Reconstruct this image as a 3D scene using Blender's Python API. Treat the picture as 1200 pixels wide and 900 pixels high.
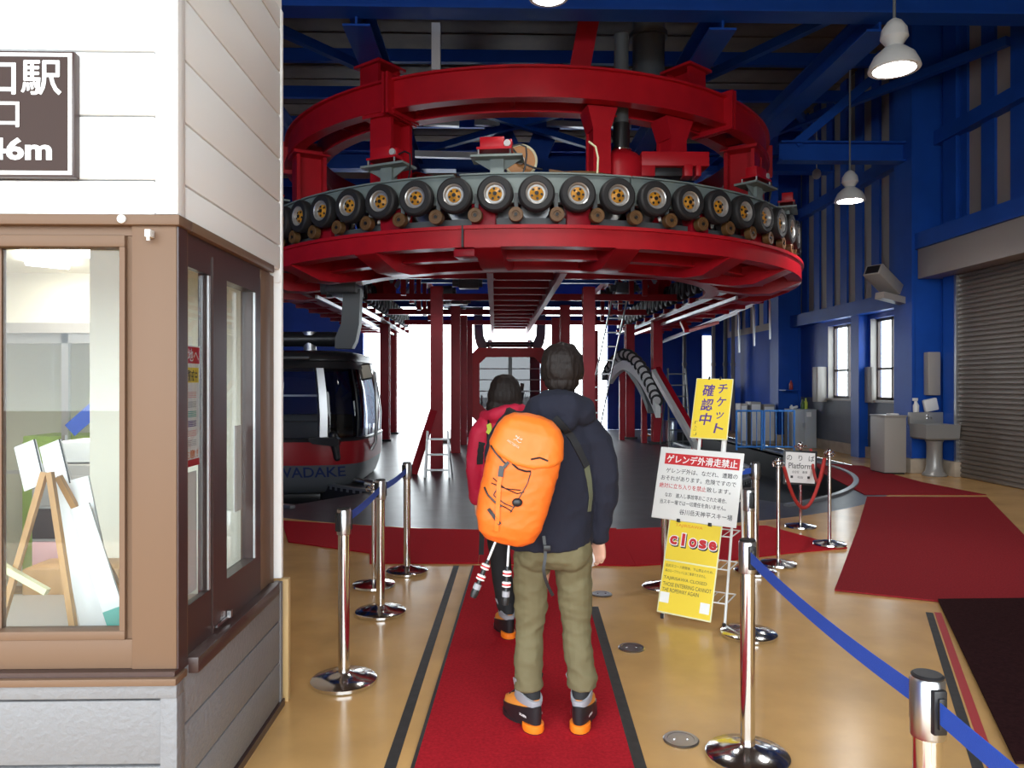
import bpy, bmesh, math, random
from mathutils import Vector, Matrix, noise
from mathutils.geometry import tessellate_polygon
from bisect import bisect

for _o in list(bpy.data.objects): bpy.data.objects.remove(_o, do_unlink=True)
SC = bpy.context.scene
COL = SC.collection
PI = math.pi
rad = math.radians

# ------------------------------------------------------------------ camera, sky, exposure
YAW = rad(1.3)
cam_d = bpy.data.cameras.new('camera'); cam_d.sensor_width = 36; cam_d.lens = 870 * 36 / 1200
cam_d.clip_start = .05; cam_d.clip_end = 400
cam = bpy.data.objects.new('camera', cam_d); COL.objects.link(cam)
cam.location = (0, 0, 1.6); cam.rotation_euler = (rad(90), 0, -YAW)
SC.camera = cam
SKY = 7.5
w = bpy.data.worlds.new('overcast_sky'); SC.world = w; w.use_nodes = True
bg = w.node_tree.nodes['Background']; bg.inputs[0].default_value = (.89, .965, 1, 1); bg.inputs[1].default_value = SKY
vs = SC.view_settings; vs.view_transform = 'Standard'; vs.look = 'None'; vs.gamma = 1; vs.exposure = 0
vs.use_curve_mapping = False
SC.cycles.use_denoising = True
SC.cycles.max_bounces = 10; SC.cycles.diffuse_bounces = 5; SC.cycles.transparent_max_bounces = 16
SC.cycles.sample_clamp_indirect = 6
SC.cycles.caustics_reflective = False; SC.cycles.caustics_refractive = False

def daylight(name, loc, rot, sx, sy, watts, col=(.93, .97, 1)):
    L = bpy.data.lights.new(name, 'AREA'); L.shape = 'RECTANGLE'; L.size = sx; L.size_y = sy
    L.energy = watts; L.color = col
    o = bpy.data.objects.new(name, L); COL.objects.link(o); o.location = loc; o.rotation_euler = rot
    return o
# sky portals in the real openings of the hall: entrance behind the viewer, far cabin exit, two wall windows
for nm, loc, rot, sx, sy in (('entrance_portal', (-2.0, -2.45, 2.9), (rad(90), 0, 0), 12, 5.8),
                             ('exit_portal', (-.3, 26.1, 2.3), (rad(-90), 0, 0), 8.5, 4.7)):
    o = daylight(nm, loc, rot, sx, sy, 1); o.data.cycles.is_portal = True

# ------------------------------------------------------------------ pixel -> place helpers (1200x900 photo)
cY, sY = math.cos(YAW), math.sin(YAW)
def P(u, v, d):
    x = (u - 600) / 870 * d
    return Vector((x * cY + d * sY, d * cY - x * sY, 1.6 - (v - 450) / 870 * d))
def F(u, v, z=0.0):
    return P(u, v, (1.6 - z) * 870 / (v - 450))
def FX(u, v):
    p = F(u, v); return (p.x, p.y)

# ------------------------------------------------------------------ materials
def mat(name, col, rough=.5, metal=0, bump=0, bscale=60, var=0, vscale=8, spec=None, stretch=None, col2=None):
    m = bpy.data.materials.new(name); m.use_nodes = True
    nt = m.node_tree; b = nt.nodes['Principled BSDF']
    b.inputs['Base Color'].default_value = (*col, 1); b.inputs['Roughness'].default_value = rough
    b.inputs['Metallic'].default_value = metal
    if spec is not None: b.inputs['Specular IOR Level'].default_value = spec
    tc = nt.nodes.new('ShaderNodeTexCoord'); vec = tc.outputs['Object']
    if stretch:
        mp = nt.nodes.new('ShaderNodeMapping'); mp.inputs['Scale'].default_value = stretch
        nt.links.new(vec, mp.inputs[0]); vec = mp.outputs[0]
    if var:
        n = nt.nodes.new('ShaderNodeTexNoise'); n.inputs['Scale'].default_value = vscale; n.inputs['Detail'].default_value = 6
        nt.links.new(vec, n.inputs['Vector'])
        r = nt.nodes.new('ShaderNodeValToRGB')
        c2 = col2 or tuple(c * (1 - var) for c in col); c1 = col if col2 else tuple(min(1, c * (1 + var * .6)) for c in col)
        r.color_ramp.elements[0].position = .3; r.color_ramp.elements[1].position = .7
        r.color_ramp.elements[0].color = (*c2, 1); r.color_ramp.elements[1].color = (*c1, 1)
        nt.links.new(n.outputs['Fac'], r.inputs[0]); nt.links.new(r.outputs[0], b.inputs['Base Color'])
    if bump:
        n2 = nt.nodes.new('ShaderNodeTexNoise'); n2.inputs['Scale'].default_value = bscale; n2.inputs['Detail'].default_value = 4
        nt.links.new(vec, n2.inputs['Vector'])
        bp = nt.nodes.new('ShaderNodeBump'); bp.inputs['Strength'].default_value = bump; bp.inputs['Distance'].default_value = .01
        nt.links.new(n2.outputs['Fac'], bp.inputs['Height']); nt.links.new(bp.outputs[0], b.inputs['Normal'])
    return m
def glow(name, col, s):
    m = bpy.data.materials.new(name); m.use_nodes = True; nt = m.node_tree; nt.nodes.clear()
    e = nt.nodes.new('ShaderNodeEmission'); e.inputs[0].default_value = (*col, 1); e.inputs[1].default_value = s
    o = nt.nodes.new('ShaderNodeOutputMaterial'); nt.links.new(e.outputs[0], o.inputs[0]); return m
def glass(name, tint=(.95, .97, .97), refl=.06, rough=0.0):
    m = bpy.data.materials.new(name); m.use_nodes = True; nt = m.node_tree; nt.nodes.clear()
    t = nt.nodes.new('ShaderNodeBsdfTransparent'); t.inputs[0].default_value = (*tint, 1)
    g = nt.nodes.new('ShaderNodeBsdfGlossy'); g.inputs['Roughness'].default_value = rough
    f = nt.nodes.new('ShaderNodeLayerWeight'); f.inputs[0].default_value = .5
    pw = nt.nodes.new('ShaderNodeMath'); pw.operation = 'POWER'; pw.inputs[1].default_value = 4.5
    ml = nt.nodes.new('ShaderNodeMath'); ml.operation = 'MULTIPLY'; ml.inputs[1].default_value = .6
    nt.links.new(f.outputs['Facing'], pw.inputs[0]); nt.links.new(pw.outputs[0], ml.inputs[0])
    a = nt.nodes.new('ShaderNodeMath'); a.operation = 'ADD'; a.inputs[1].default_value = refl * .5; a.use_clamp = True
    x = nt.nodes.new('ShaderNodeMixShader'); o = nt.nodes.new('ShaderNodeOutputMaterial')
    nt.links.new(ml.outputs[0], a.inputs[0]); nt.links.new(a.outputs[0], x.inputs[0])
    nt.links.new(t.outputs[0], x.inputs[1]); nt.links.new(g.outputs[0], x.inputs[2]); nt.links.new(x.outputs[0], o.inputs[0])
    return m

M = {}
M['floor'] = mat('beige_floor_coating', (.69, .405, .155), .22, var=.16, vscale=2.2, bump=.03, bscale=5)
M['deck'] = mat('dark_platform_rubber', (.065, .067, .078), .33, var=.35, vscale=3, bump=.08, bscale=30)
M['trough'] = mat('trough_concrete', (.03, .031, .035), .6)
M['kerb'] = mat('grey_kerb_steel', (.33, .34, .36), .3, metal=.5)
M['carpet'] = mat('red_carpet', (.47, .015, .026), .95, bump=.5, bscale=400, var=.22, vscale=70, spec=.1)
M['carpet2'] = mat('deep_red_carpet', (.28, .020, .027), .95, bump=.5, bscale=400, var=.22, vscale=70, spec=.1)
M['mat_dark'] = mat('black_red_doormat', (.028, .009, .010), .95, bump=.5, bscale=300, var=.3, vscale=50, spec=.05)
M['tape_black'] = mat('black_floor_tape', (.028, .026, .026), .55, var=.4, vscale=20)
M['tape_red'] = mat('red_floor_tape', (.42, .03, .035), .5)
M['red'] = mat('red_machine_paint', (.52, .010, .020), .38, var=.12, vscale=3, spec=.3)
M['red_dk'] = mat('maroon_steel_paint', (.40, .008, .022), .42, var=.15, vscale=3, spec=.3)
M['blue'] = mat('blue_steel_paint', (.012, .08, .42), .4, spec=.3, var=.12, vscale=2)
M['blue_panel'] = mat('blue_wall_panel', (.010, .065, .38), .42, spec=.3, var=.15, vscale=1.5)
M['beigewall'] = mat('taupe_wall_sheet', (.33, .29, .25), .5, var=.12, vscale=1)
M['greywall'] = mat('grey_dado_board', (.12, .135, .165), .5, var=.12, vscale=2)
M['roof'] = mat('brown_roof_deck', (.17, .115, .075), .7, var=.2, vscale=2)
M['concrete'] = mat('tan_concrete', (.42, .34, .26), .7, var=.15, vscale=5)
M['shutter'] = mat('shutter_steel', (.16, .135, .115), .4, metal=.25)
M['box_beige'] = mat('beige_steel_box', (.36, .33, .30), .45)
M['chrome'] = mat('polished_steel', (.74, .73, .73), .13, metal=1)
M['steel'] = mat('brushed_steel', (.55, .55, .56), .28, metal=1)
M['alu'] = mat('silver_aluminium', (.62, .63, .65), .35, metal=.8)
M['black'] = mat('black_plastic', (.014, .014, .016), .4)
M['rubber'] = mat('tyre_rubber', (.022, .021, .022), .6, bump=.15, bscale=80)
M['rim'] = mat('silver_wheel_rim', (.58, .57, .55), .3, metal=.6)
M['yellowhub'] = mat('amber_wheel_hub', (.62, .27, .02), .4)
M['greygreen'] = mat('grey_green_beam_paint', (.23, .275, .265), .5, var=.12, vscale=4)
M['brownroll'] = mat('brown_roller', (.17, .085, .03), .45)
M['orangewheel'] = mat('amber_flywheel', (.55, .22, .04), .4)
M['cream'] = mat('cream_rim_paint', (.7, .66, .42), .45)
M['belt'] = mat('blue_barrier_belt', (.02, .085, .50), .6, bump=.2, bscale=300)
M['rope'] = mat('red_rope', (.45, .03, .025), .75, bump=.6, bscale=120)
M['siding'] = mat('white_siding', (.93, .93, .92), .5, bump=.12, bscale=90)
M['siding_grey'] = mat('grey_siding', (.205, .205, .215), .5, bump=.5, bscale=45)
M['groove'] = mat('siding_groove', (.17, .16, .16), .8)
M['brown'] = mat('tan_brown_frame', (.175, .105, .066), .5, spec=.25)
M['bronze'] = mat('dark_bronze_sash', (.055, .03, .027), .3)
M['glass'] = glass('clear_glass')
M['glass_dark'] = glass('smoked_cabin_glass', (.52, .55, .60), .10)
M['glass_black'] = glass('black_cabin_glass', (.10, .11, .13), .07)
M['creamwall'] = mat('cream_interior_wall', (.82, .78, .66), .7)
M['white'] = mat('white_board', (.80, .79, .77), .5)
M['whitepaper'] = mat('white_paper', (.84, .84, .83), .6)
M['ink'] = mat('black_ink', (.03, .028, .03), .6)
M['redink'] = mat('red_ink', (.55, .015, .02), .6)
M['orangeink'] = mat('orange_ink', (.75, .2, .02), .6)
M['purpleink'] = mat('purple_ink', (.085, .035, .24), .6)
M['yellow'] = mat('yellow_sign_face', (.84, .62, .035), .5)
M['pale'] = mat('pale_yellow_margin', (.76, .74, .45), .5)
M['signbrown'] = mat('brown_sign_face', (.058, .038, .034), .6, spec=.15)
M['pink'] = mat('pink_poster', (.75, .42, .42), .6)
M['teal'] = mat('teal_print', (.09, .42, .36), .6)
M['green'] = mat('lime_cabinet', (.42, .58, .10), .5)
M['wood'] = mat('warm_wood', (.50, .27, .10), .5, var=.2, vscale=12, stretch=(1, 1, .1))
M['plywood'] = mat('pale_plywood', (.62, .42, .19), .5, var=.15, vscale=6, stretch=(4, 4, .3))
M['navy'] = mat('navy_jacket_fabric', (.0065, .0075, .019), .9, bump=.25, bscale=35)
M['khaki'] = mat('khaki_trouser_fabric', (.135, .113, .055), .8, bump=.15, bscale=40)
M['olive'] = mat('olive_panel_fabric', (.12, .125, .075), .8)
M['orange'] = mat('orange_pack_fabric', (.84, .155, .012), .6, bump=.2, bscale=22)
M['orange_lid'] = mat('orange_lid_fabric', (.87, .18, .016), .55, bump=.15, bscale=18)
M['bootorange'] = mat('orange_suede', (.75, .26, .035), .75, bump=.2, bscale=90)
M['soleorange'] = mat('orange_sole', (.90, .20, .01), .5)
M['bootgrey'] = mat('grey_boot_cuff', (.30, .30, .33), .6)
M['blackfab'] = mat('black_fabric', (.010, .010, .012), .8)
M['redjacket'] = mat('crimson_jacket_fabric', (.50, .008, .045), .7, bump=.25, bscale=30)
M['skin'] = mat('skin', (.55, .30, .21), .5)
M['hair'] = mat('dark_brown_hair', (.012, .0075, .0065), .6, bump=.35, bscale=160, stretch=(1, 1, .1), spec=.25)
M['lime'] = mat('lime_tag', (.55, .65, .08), .5)
M['asphalt'] = mat('darkened_asphalt', (.16, .16, .165), .7)  # dark tone chosen to cut light bounced onto the upper ring
M['snow'] = mat('snow', (.86, .88, .92), .8)
M['porcelain'] = mat('stainless_sink', (.33, .32, .31), .35, metal=.3)
M['cabgrey'] = mat('grey_cabin_paint', (.13, .14, .155), .35)
M['cabred'] = mat('red_cabin_band', (.36, .012, .02), .3)
M['cabblack'] = mat('black_cabin_trim', (.02, .021, .024), .3)
M['navyink'] = mat('navy_lettering', (.015, .03, .13), .4)
M['lampwhite'] = mat('lamp_housing_grey', (.55, .55, .54), .4)
M['lamp'] = glow('lamp_lens', (1, .98, .95), 30)
M['boothlamp'] = glow('booth_lamp_panel', (1, .98, .92), 22)
M['greymachine'] = mat('grey_gear_motor', (.11, .12, .125), .45)
M['cupboard'] = mat('grey_cupboard', (.40, .42, .44), .45)
M['bottle_red'] = mat('red_bottle', (.45, .05, .04), .4)
M['bottle_green'] = mat('green_bottle', (.08, .16, .05), .35)

# ------------------------------------------------------------------ shape collector
def wm(o):
    m = o.matrix_basis.copy()
    while o.parent: o = o.parent; m = o.matrix_basis @ m
    return m
class G:
    def __init__(s): s.bm = bmesh.new(); s.mi = 0; s.X = Matrix()
    def v(s, p): return s.bm.verts.new(s.X @ Vector(p))
    def f(s, vs):
        try: f = s.bm.faces.new(vs)
        except ValueError: return None
        f.material_index = s.mi; return f
    def box(s, x0, y0, z0, x1, y1, z1, bev=0):
        vs = [s.v((x, y, z)) for x in (x0, x1) for y in (y0, y1) for z in (z0, z1)]
        fs = [s.f([vs[i] for i in q]) for q in ((0, 1, 3, 2), (4, 6, 7, 5), (0, 4, 5, 1), (2, 3, 7, 6), (0, 2, 6, 4), (1, 5, 7, 3))]
        if bev:
            es = list({e for f in fs for e in f.edges})
            r = bmesh.ops.bevel(s.bm, geom=es, offset=bev, segments=2, affect='EDGES', profile=.5)
            for f in r['faces']: f.material_index = s.mi
        return s
    def bar(s, p0, p1, wd, ht, up=(0, 0, 1)):          # rectangular bar between two points
        p0, p1 = Vector(p0), Vector(p1); d = (p1 - p0); L = d.length; d.normalize(); up = Vector(up)
        a = d.cross(up)
        if a.length < 1e-4: a = d.cross(Vector((0, 1, 0)))
        a.normalize(); b = a.cross(d)
        rs = [[s.v(p + a * (i * wd / 2) + b * (j * ht / 2)) for i, j in ((-1, -1), (1, -1), (1, 1), (-1, 1))] for p in (p0, p1)]
        for k in range(4): s.f([rs[0][k], rs[0][(k + 1) % 4], rs[1][(k + 1) % 4], rs[1][k]])
        s.f(rs[0][::-1]); s.f(rs[1]); return s
    def ibeam(s, p0, p1, wd, ht, t=.03, up=(0, 0, 1)):
        p0, p1 = Vector(p0), Vector(p1); d = (p1 - p0).normalized(); a = d.cross(Vector(up)).normalized(); b = a.cross(d)
        for c, ww, hh in ((b * (ht / 2 - t / 2), wd, t), (-b * (ht / 2 - t / 2), wd, t), (b * 0, t, ht - 2 * t)):
            s.bar(p0 + c, p1 + c, ww, hh, up)
        return s
    def cyl(s, p0, p1, r0, r1=None, n=16, caps=True):
        p0, p1 = Vector(p0), Vector(p1); r1 = r0 if r1 is None else r1
        d = (p1 - p0).normalized(); a = d.orthogonal().normalized(); b = d.cross(a)
        rs = [[s.v(p + (a * math.cos(2 * PI * k / n) + b * math.sin(2 * PI * k / n)) * r) for k in range(n)] for p, r in ((p0, r0), (p1, r1))]
        for k in range(n): s.f([rs[0][k], rs[0][(k + 1) % n], rs[1][(k + 1) % n], rs[1][k]])
        if caps: s.f(rs[0][::-1]); s.f(rs[1])
        return s
    def tube(s, pts, r, n=8, closed=False, flat=None):
        pts = [Vector(p) for p in pts]; N = len(pts); rings = []
        rr = r if isinstance(r, (list, tuple)) else [r] * N
        a = None
        for i, p in enumerate(pts):
            d = (pts[(i + 1) % N] - pts[i - 1]) if (closed or 0 < i < N - 1) else (pts[1] - pts[0] if i == 0 else pts[-1] - pts[-2])
            d.normalize()
            if a is None: a = d.orthogonal()
            a = (a - d * a.dot(d)).normalized(); b = d.cross(a)
            rings.append([s.v(p + (a * math.cos(2 * PI * k / n) + b * math.sin(2 * PI * k / n)) * rr[i]) for k in range(n)])
        for i in range(N if closed else N - 1):
            A, Bq = rings[i], rings[(i + 1) % N]
            for k in range(n): s.f([A[k], A[(k + 1) % n], Bq[(k + 1) % n], Bq[k]])
        if not closed: s.f(rings[0][::-1]); s.f(rings[-1])
        return s
    def rings(s, rs, caps=True, loop=False):
        R = [[s.v(p) for p in r] for r in rs]; n = len(R[0])
        for i in range(len(R) - (0 if loop else 1)):
            A, Bq = R[i], R[(i + 1) % len(R)]
            for k in range(n): s.f([A[k], A[(k + 1) % n], Bq[(k + 1) % n], Bq[k]])
        if caps and not loop: s.f(R[0][::-1]); s.f(R[-1])
        return s
    def lathe(s, prof, n=32, o=(0, 0, 0)):
        o = Vector(o)
        return s.rings([[o + Vector((r * math.cos(2 * PI * k / n), r * math.sin(2 * PI * k / n), z)) for k in range(n)] for r, z in [(max(r, .0004), z) for r, z in prof]])
    def prism(s, poly, z0, z1):
        tr = tessellate_polygon([[Vector((x, y, 0)) for x, y in poly]])
        A = [s.v((x, y, z0)) for x, y in poly]; Bq = [s.v((x, y, z1)) for x, y in poly]; n = len(poly)
        for t in tr: s.f([A[i] for i in t][::-1]); s.f([Bq[i] for i in t])
        for k in range(n): s.f([A[k], A[(k + 1) % n], Bq[(k + 1) % n], Bq[k]])
        return s
    def flat(s, outer, holes=(), z=0):                   # filled outline with holes
        loops = [list(outer)] + [list(h) for h in holes]
        tr = tessellate_polygon([[Vector((x, y, 0)) for x, y in l] for l in loops])
        vs = [s.v((x, y, z)) for l in loops for x, y in l]
        for t in tr: s.f([vs[i] for i in t])
        return s
    def strip(s, poly, z0, z1, closed=True):              # upright sheet along an outline
        A = [s.v((x, y, z0)) for x, y in poly]; Bq = [s.v((x, y, z1)) for x, y in poly]; n = len(poly)
        for k in range(n if closed else n - 1): s.f([A[k], A[(k + 1) % n], Bq[(k + 1) % n], Bq[k]])
        return s
    def ball(s, c, rx, ry=None, rz=None, n=20, m=12):
        ry = rx if ry is None else ry; rz = rx if rz is None else rz; c = Vector(c)
        return s.rings([[c + Vector((rx * math.sin(t) * math.cos(2 * PI * k / n), ry * math.sin(t) * math.sin(2 * PI * k / n), -rz * math.cos(t))) for k in range(n)]
                        for t in [max(.02, min(PI - .02, PI * i / m)) for i in range(m + 1)]])
    def limb(s, pts, rs, n=16, squash=1.0):               # tapered round limb through joints, with round ends
        pts = [Vector(p) for p in pts]
        P2, R2 = [], []
        for i in range(len(pts) - 1):
            for k in range(6):
                t = k / 6; P2.append(pts[i].lerp(pts[i + 1], t)); R2.append(rs[i] + (rs[i + 1] - rs[i]) * (t * t * (3 - 2 * t)))
        P2.append(pts[-1]); R2.append(rs[-1])
        for _ in range(2):
            P2 = [P2[0]] + [(P2[i - 1] + P2[i] * 2 + P2[i + 1]) / 4 for i in range(1, len(P2) - 1)] + [P2[-1]]
        s.tube(P2, R2, n)
        s.ball(P2[0], R2[0] * .98, n=12, m=8); s.ball(P2[-1], R2[-1] * .98, n=12, m=8); return s
    def ell(s, secs, n=28, p=1.0):                        # stacked oval sections (z, cx, cy, rx, ry)
        def q(a, e): return math.copysign(abs(a) ** e, a)
        return s.rings([[Vector((cx + rx * q(math.cos(2 * PI * k / n), p), cy + ry * q(math.sin(2 * PI * k / n), p), z)) for k in range(n)] for z, cx, cy, rx, ry in secs])
    def build(s, name, mats, parent=None, ang=35, fix=True):
        if fix: bmesh.ops.recalc_face_normals(s.bm, faces=s.bm.faces)
        me = bpy.data.meshes.new(name)
        if parent is not None: s.bm.transform(wm(parent).inverted())
        s.bm.to_mesh(me); s.bm.free()
        for m in (mats if isinstance(mats, (list, tuple)) else [mats]): me.materials.append(M[m] if isinstance(m, str) else m)
        return finish(name, me, parent, ang)
def finish(name, me, parent=None, ang=35):
    if len(me.polygons):
        me.shade_smooth()
        if ang < 180: me.set_sharp_from_angle(angle=rad(ang))
    o = bpy.data.objects.new(name, me); COL.objects.link(o)
    if parent is not None: o.parent = parent
    return o
def remesh(g, name, m, parent, voxel=.008, smooth=4, wr=0, wscale=9, wstretch=(1, 1, 1)):
    bmesh.ops.recalc_face_normals(g.bm, faces=g.bm.faces)
    me = bpy.data.meshes.new('tmp'); g.bm.to_mesh(me); g.bm.free()
    o = bpy.data.objects.new('tmp', me); COL.objects.link(o)
    r = o.modifiers.new('r', 'REMESH'); r.mode = 'VOXEL'; r.voxel_size = voxel
    k = o.modifiers.new('s', 'SMOOTH'); k.factor = .5; k.iterations = smooth
    dg = bpy.context.evaluated_depsgraph_get(); me2 = bpy.data.meshes.new_from_object(o.evaluated_get(dg))
    bpy.data.objects.remove(o, do_unlink=True); bpy.data.meshes.remove(me)
    if wr:
        nn = [v.normal.copy() for v in me2.vertices]
        for v, nv in zip(me2.vertices, nn):
            q = Vector((v.co.x * wstretch[0], v.co.y * wstretch[1], v.co.z * wstretch[2])) * wscale
            a = .8 * noise.noise(q) + .9 * (.28 - abs(noise.noise(q * 1.6 + Vector((3.1, 1.7, 5.2))))) + .3 * noise.noise(q * 3); v.co += nv * wr * a
    if parent is not None: me2.transform(wm(parent).inverted())
    me2.materials.clear(); me2.materials.append(M[m]); me2.name = name
    return finish(name, me2, parent, 180)
def tag(o, label, cat, group=None, kind=None):
    o['label'] = label; o['category'] = cat
    if group: o['group'] = group
    if kind: o['kind'] = kind
    return o
def thing(name, label, cat, loc=(0, 0, 0), rotz=0, group=None):
    o = bpy.data.objects.new(name, None); COL.objects.link(o); o.empty_display_size = .1
    o.location = loc; o.rotation_euler = (0, 0, rotz); return tag(o, label, cat, group)
def struct(o, label, cat): return tag(o, label, cat, kind='structure')
def dup(root, loc, rotz=0, label=None, group=None):
    r = root.copy(); COL.objects.link(r); r.location = loc; r.rotation_euler = (0, 0, rotz)
    if label: r['label'] = label
    if group: r['group'] = group
    for ch in root.children:
        c = ch.copy(); COL.objects.link(c); c.parent = r
        for q in ch.children:
            d = q.copy(); COL.objects.link(d); d.parent = c
    return r
def frame(o, ex, ey, ez):
    m = Matrix((ex, ey, ez)).transposed().to_4x4(); m.translation = Vector(o); return m
def lettering(name, items, m, X, parent, bold=0.0, up=.0015):
    """items: (text, cx, cy, w, h[, shear]) in the sign's own plane X; ONE mesh of flat letters"""
    bm = bmesh.new(); lay = 0
    for it in items:
        body, cx, cy, wd, ht = it[:5]
        c = bpy.data.curves.new('t', 'FONT'); c.body = body; c.offset = bold if body.isascii() else 0; c.resolution_u = 3
        if len(it) > 5: c.shear = it[5]
        o = bpy.data.objects.new('t', c); COL.objects.link(o)
        dg = bpy.context.evaluated_depsgraph_get(); me = bpy.data.meshes.new_from_object(o.evaluated_get(dg))
        bpy.data.objects.remove(o, do_unlink=True); bpy.data.curves.remove(c)
        if not me.vertices: continue
        xs = [v.co.x for v in me.vertices]; ys = [v.co.y for v in me.vertices]
        x0, x1, y0, y1 = min(xs), max(xs), min(ys), max(ys)
        if ht is None: ht = wd * (y1 - y0) / (x1 - x0)
        if wd is None: wd = ht * (x1 - x0) / (y1 - y0)
        for v in me.vertices:
            v.co = (cx + ((v.co.x - x0) / max(1e-6, x1 - x0) - .5) * wd, cy + ((v.co.y - y0) / max(1e-6, y1 - y0) - .5) * ht, up)
        bm.from_mesh(me)
        if bold and not body.isascii():                 # heavier strokes for dense characters
            r = bold * ht * .55; b0 = [v.co.copy() for v in me.vertices]
            for k, (dx, dy) in enumerate(((r, 0), (-r, 0), (0, r), (0, -r), (.7 * r, .7 * r), (-.7 * r, -.7 * r))):
                for v, c0 in zip(me.vertices, b0): v.co = c0 + Vector((dx, dy, -.00004 * (k + 1)))
                bm.from_mesh(me)
        bpy.data.meshes.remove(me)
    bm.transform(X)
    if parent is not None: bm.transform(wm(parent).inverted())
    me = bpy.data.meshes.new(name); bm.to_mesh(me); bm.free(); me.materials.append(M[m])
    for p in me.polygons: p.material_index = 0
    o = bpy.data.objects.new(name, me); COL.objects.link(o)
    if parent is not None: o.parent = parent
    return o
# ------------------------------------------------------------------ the hall
CX, CY = .6, 14.57                                   # centre of the turnaround ring
XL, XR, YN, YF, ZC = -8.0, 8.1, -2.5, 26.0, 8.6
def arc(r, a0, a1, n=48, cx=CX, cy=CY):              # angle 0 = towards the viewer, + = right
    return [(cx + r * math.sin(rad(a0 + (a1 - a0) * k / n)), cy - r * math.cos(rad(a0 + (a1 - a0) * k / n))) for k in range(n + 1)]
RD = 6.45
g = G(); g.flat([(XL, YN), (8.7, YN), (8.7, YF), (CX + RD, YF)] + arc(RD, 90, -90) + [(CX - RD, YF), (XL, YF)])
struct(g.build('floor', 'floor'), 'glossy beige coated hall floor with scuff marks', 'floor')
def trough(sg):
    a = arc(5.85, 35 * sg, 90 * sg, 28); b = arc(4.3, 90 * sg, 35 * sg, 28)
    return a + [(CX + 5.85 * sg, 24.5), (CX + 4.3 * sg, 24.5)] + b
tr = [trough(1), trough(-1)]
g = G(); g.flat(arc(RD, -90, 90) + [(CX + RD, YF), (CX - RD, YF)], tr, -.002)
struct(g.build('platform_floor', 'deck'), 'dark grey boarding platform floor inside the ring', 'floor')
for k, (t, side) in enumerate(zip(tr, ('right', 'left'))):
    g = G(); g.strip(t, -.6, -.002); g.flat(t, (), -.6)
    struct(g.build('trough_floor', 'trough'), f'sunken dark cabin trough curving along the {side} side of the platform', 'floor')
    g = G(); sg = 1 if k == 0 else -1
    for rr in (5.85, 4.22):
        A = arc(rr + .08, 33 * sg, 90 * sg, 28) + [(CX + sg * (rr + .08), 24.5)]; Bq = arc(rr, 33 * sg, 90 * sg, 28) + [(CX + sg * rr, 24.5)]
        g.rings([[Vector((*a, -.05)), Vector((*a, .035)), Vector((*b, .035)), Vector((*b, -.05))] for a, b in zip(A, Bq)])
    struct(g.build('kerb_strip', 'kerb'), f'grey steel kerb edging the {side} cabin trough', 'kerb')

# right wall with two windows
W1, W2, WZ0, WZ1 = (16.42, 17.9), (14.6, 15.86), 1.26, 3.0
g = G(); X1 = XR + .25
def wseg(y0, y1, z0, z1, mi): g.mi = mi; g.box(XR, y0, z0, X1, y1, z1)
wseg(YN, YF, 3.2, ZC, 0); wseg(YN, 13.0, 0, 3.2, 0); wseg(13.0, 20, 0, WZ0, 2); wseg(13.0, 20, WZ1, 3.2, 1)
for a, b in ((13.0, W2[0]), (W2[1], W1[0]), (W1[1], 20)): wseg(a, b, WZ0, WZ1, 1)
wseg(20, YF, 0, 3.2, 1)
struct(g.build('wall_right', ['beigewall', 'blue_panel', 'greywall']), 'right hall wall, taupe sheets above blue panels and grey dado', 'wall')
g = G()
for y in [13.95 + 1.52 * k for k in range(4)]: pass
for z in (.42, .82, 1.2): g.box(XR - .012, 13.9, z - .012, XR + .01, 19.45, z + .012)
struct(g.build('trim_1', 'greywall'), 'thin grey joint strips on the dado under the windows', 'trim')
g = G(); g.box(XR - .06, 13.85, 0, XR + .02, 19.45, .24, .01)
struct(g.build('baseboard_right', 'concrete'), 'tan concrete base strip under the right wall', 'baseboard')
for k, (y0, y1) in enumerate((W1, W2)):
    fr = G(); t = .06; x0, x1 = XR + .14, XR + .20
    fr.box(x0, y0, WZ0, x1, y1, WZ0 + t).box(x0, y0, WZ1 - t, x1, y1, WZ1).box(x0, y0, WZ0, x1, y0 + t, WZ1).box(x0, y1 - t, WZ0, x1, y1, WZ1)
    fr.box(x0, (y0 + y1) / 2 - .035, WZ0, x1, (y0 + y1) / 2 + .035, WZ1); fr.box(x0, y0, 1.9, x1, y1, 1.95)
    wo = struct(fr.build(f'window_{k + 1}', 'bronze'), 'bright two-light window ' + ('nearer the cupboard and fence' if k == 0 else 'nearer the sink column'), 'window')
    p = G(); p.box(x0 + .025, y0 + .03, WZ0 + .03, x0 + .031, y1 - .03, WZ1 - .03); p.build('window_pane', 'glass', wo)
    s = G(); s.box(XR - .05, y0 - .03, WZ0 - .05, XR + .14, y1 + .03, WZ0); s.build('window_sill', 'box_beige', wo)
    s = G(); s.box(XR + .0, y1 - .02, WZ0, XR + .14, y1 - .001, WZ1 - .001); s.build('window_reveal', 'box_beige', wo)
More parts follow.
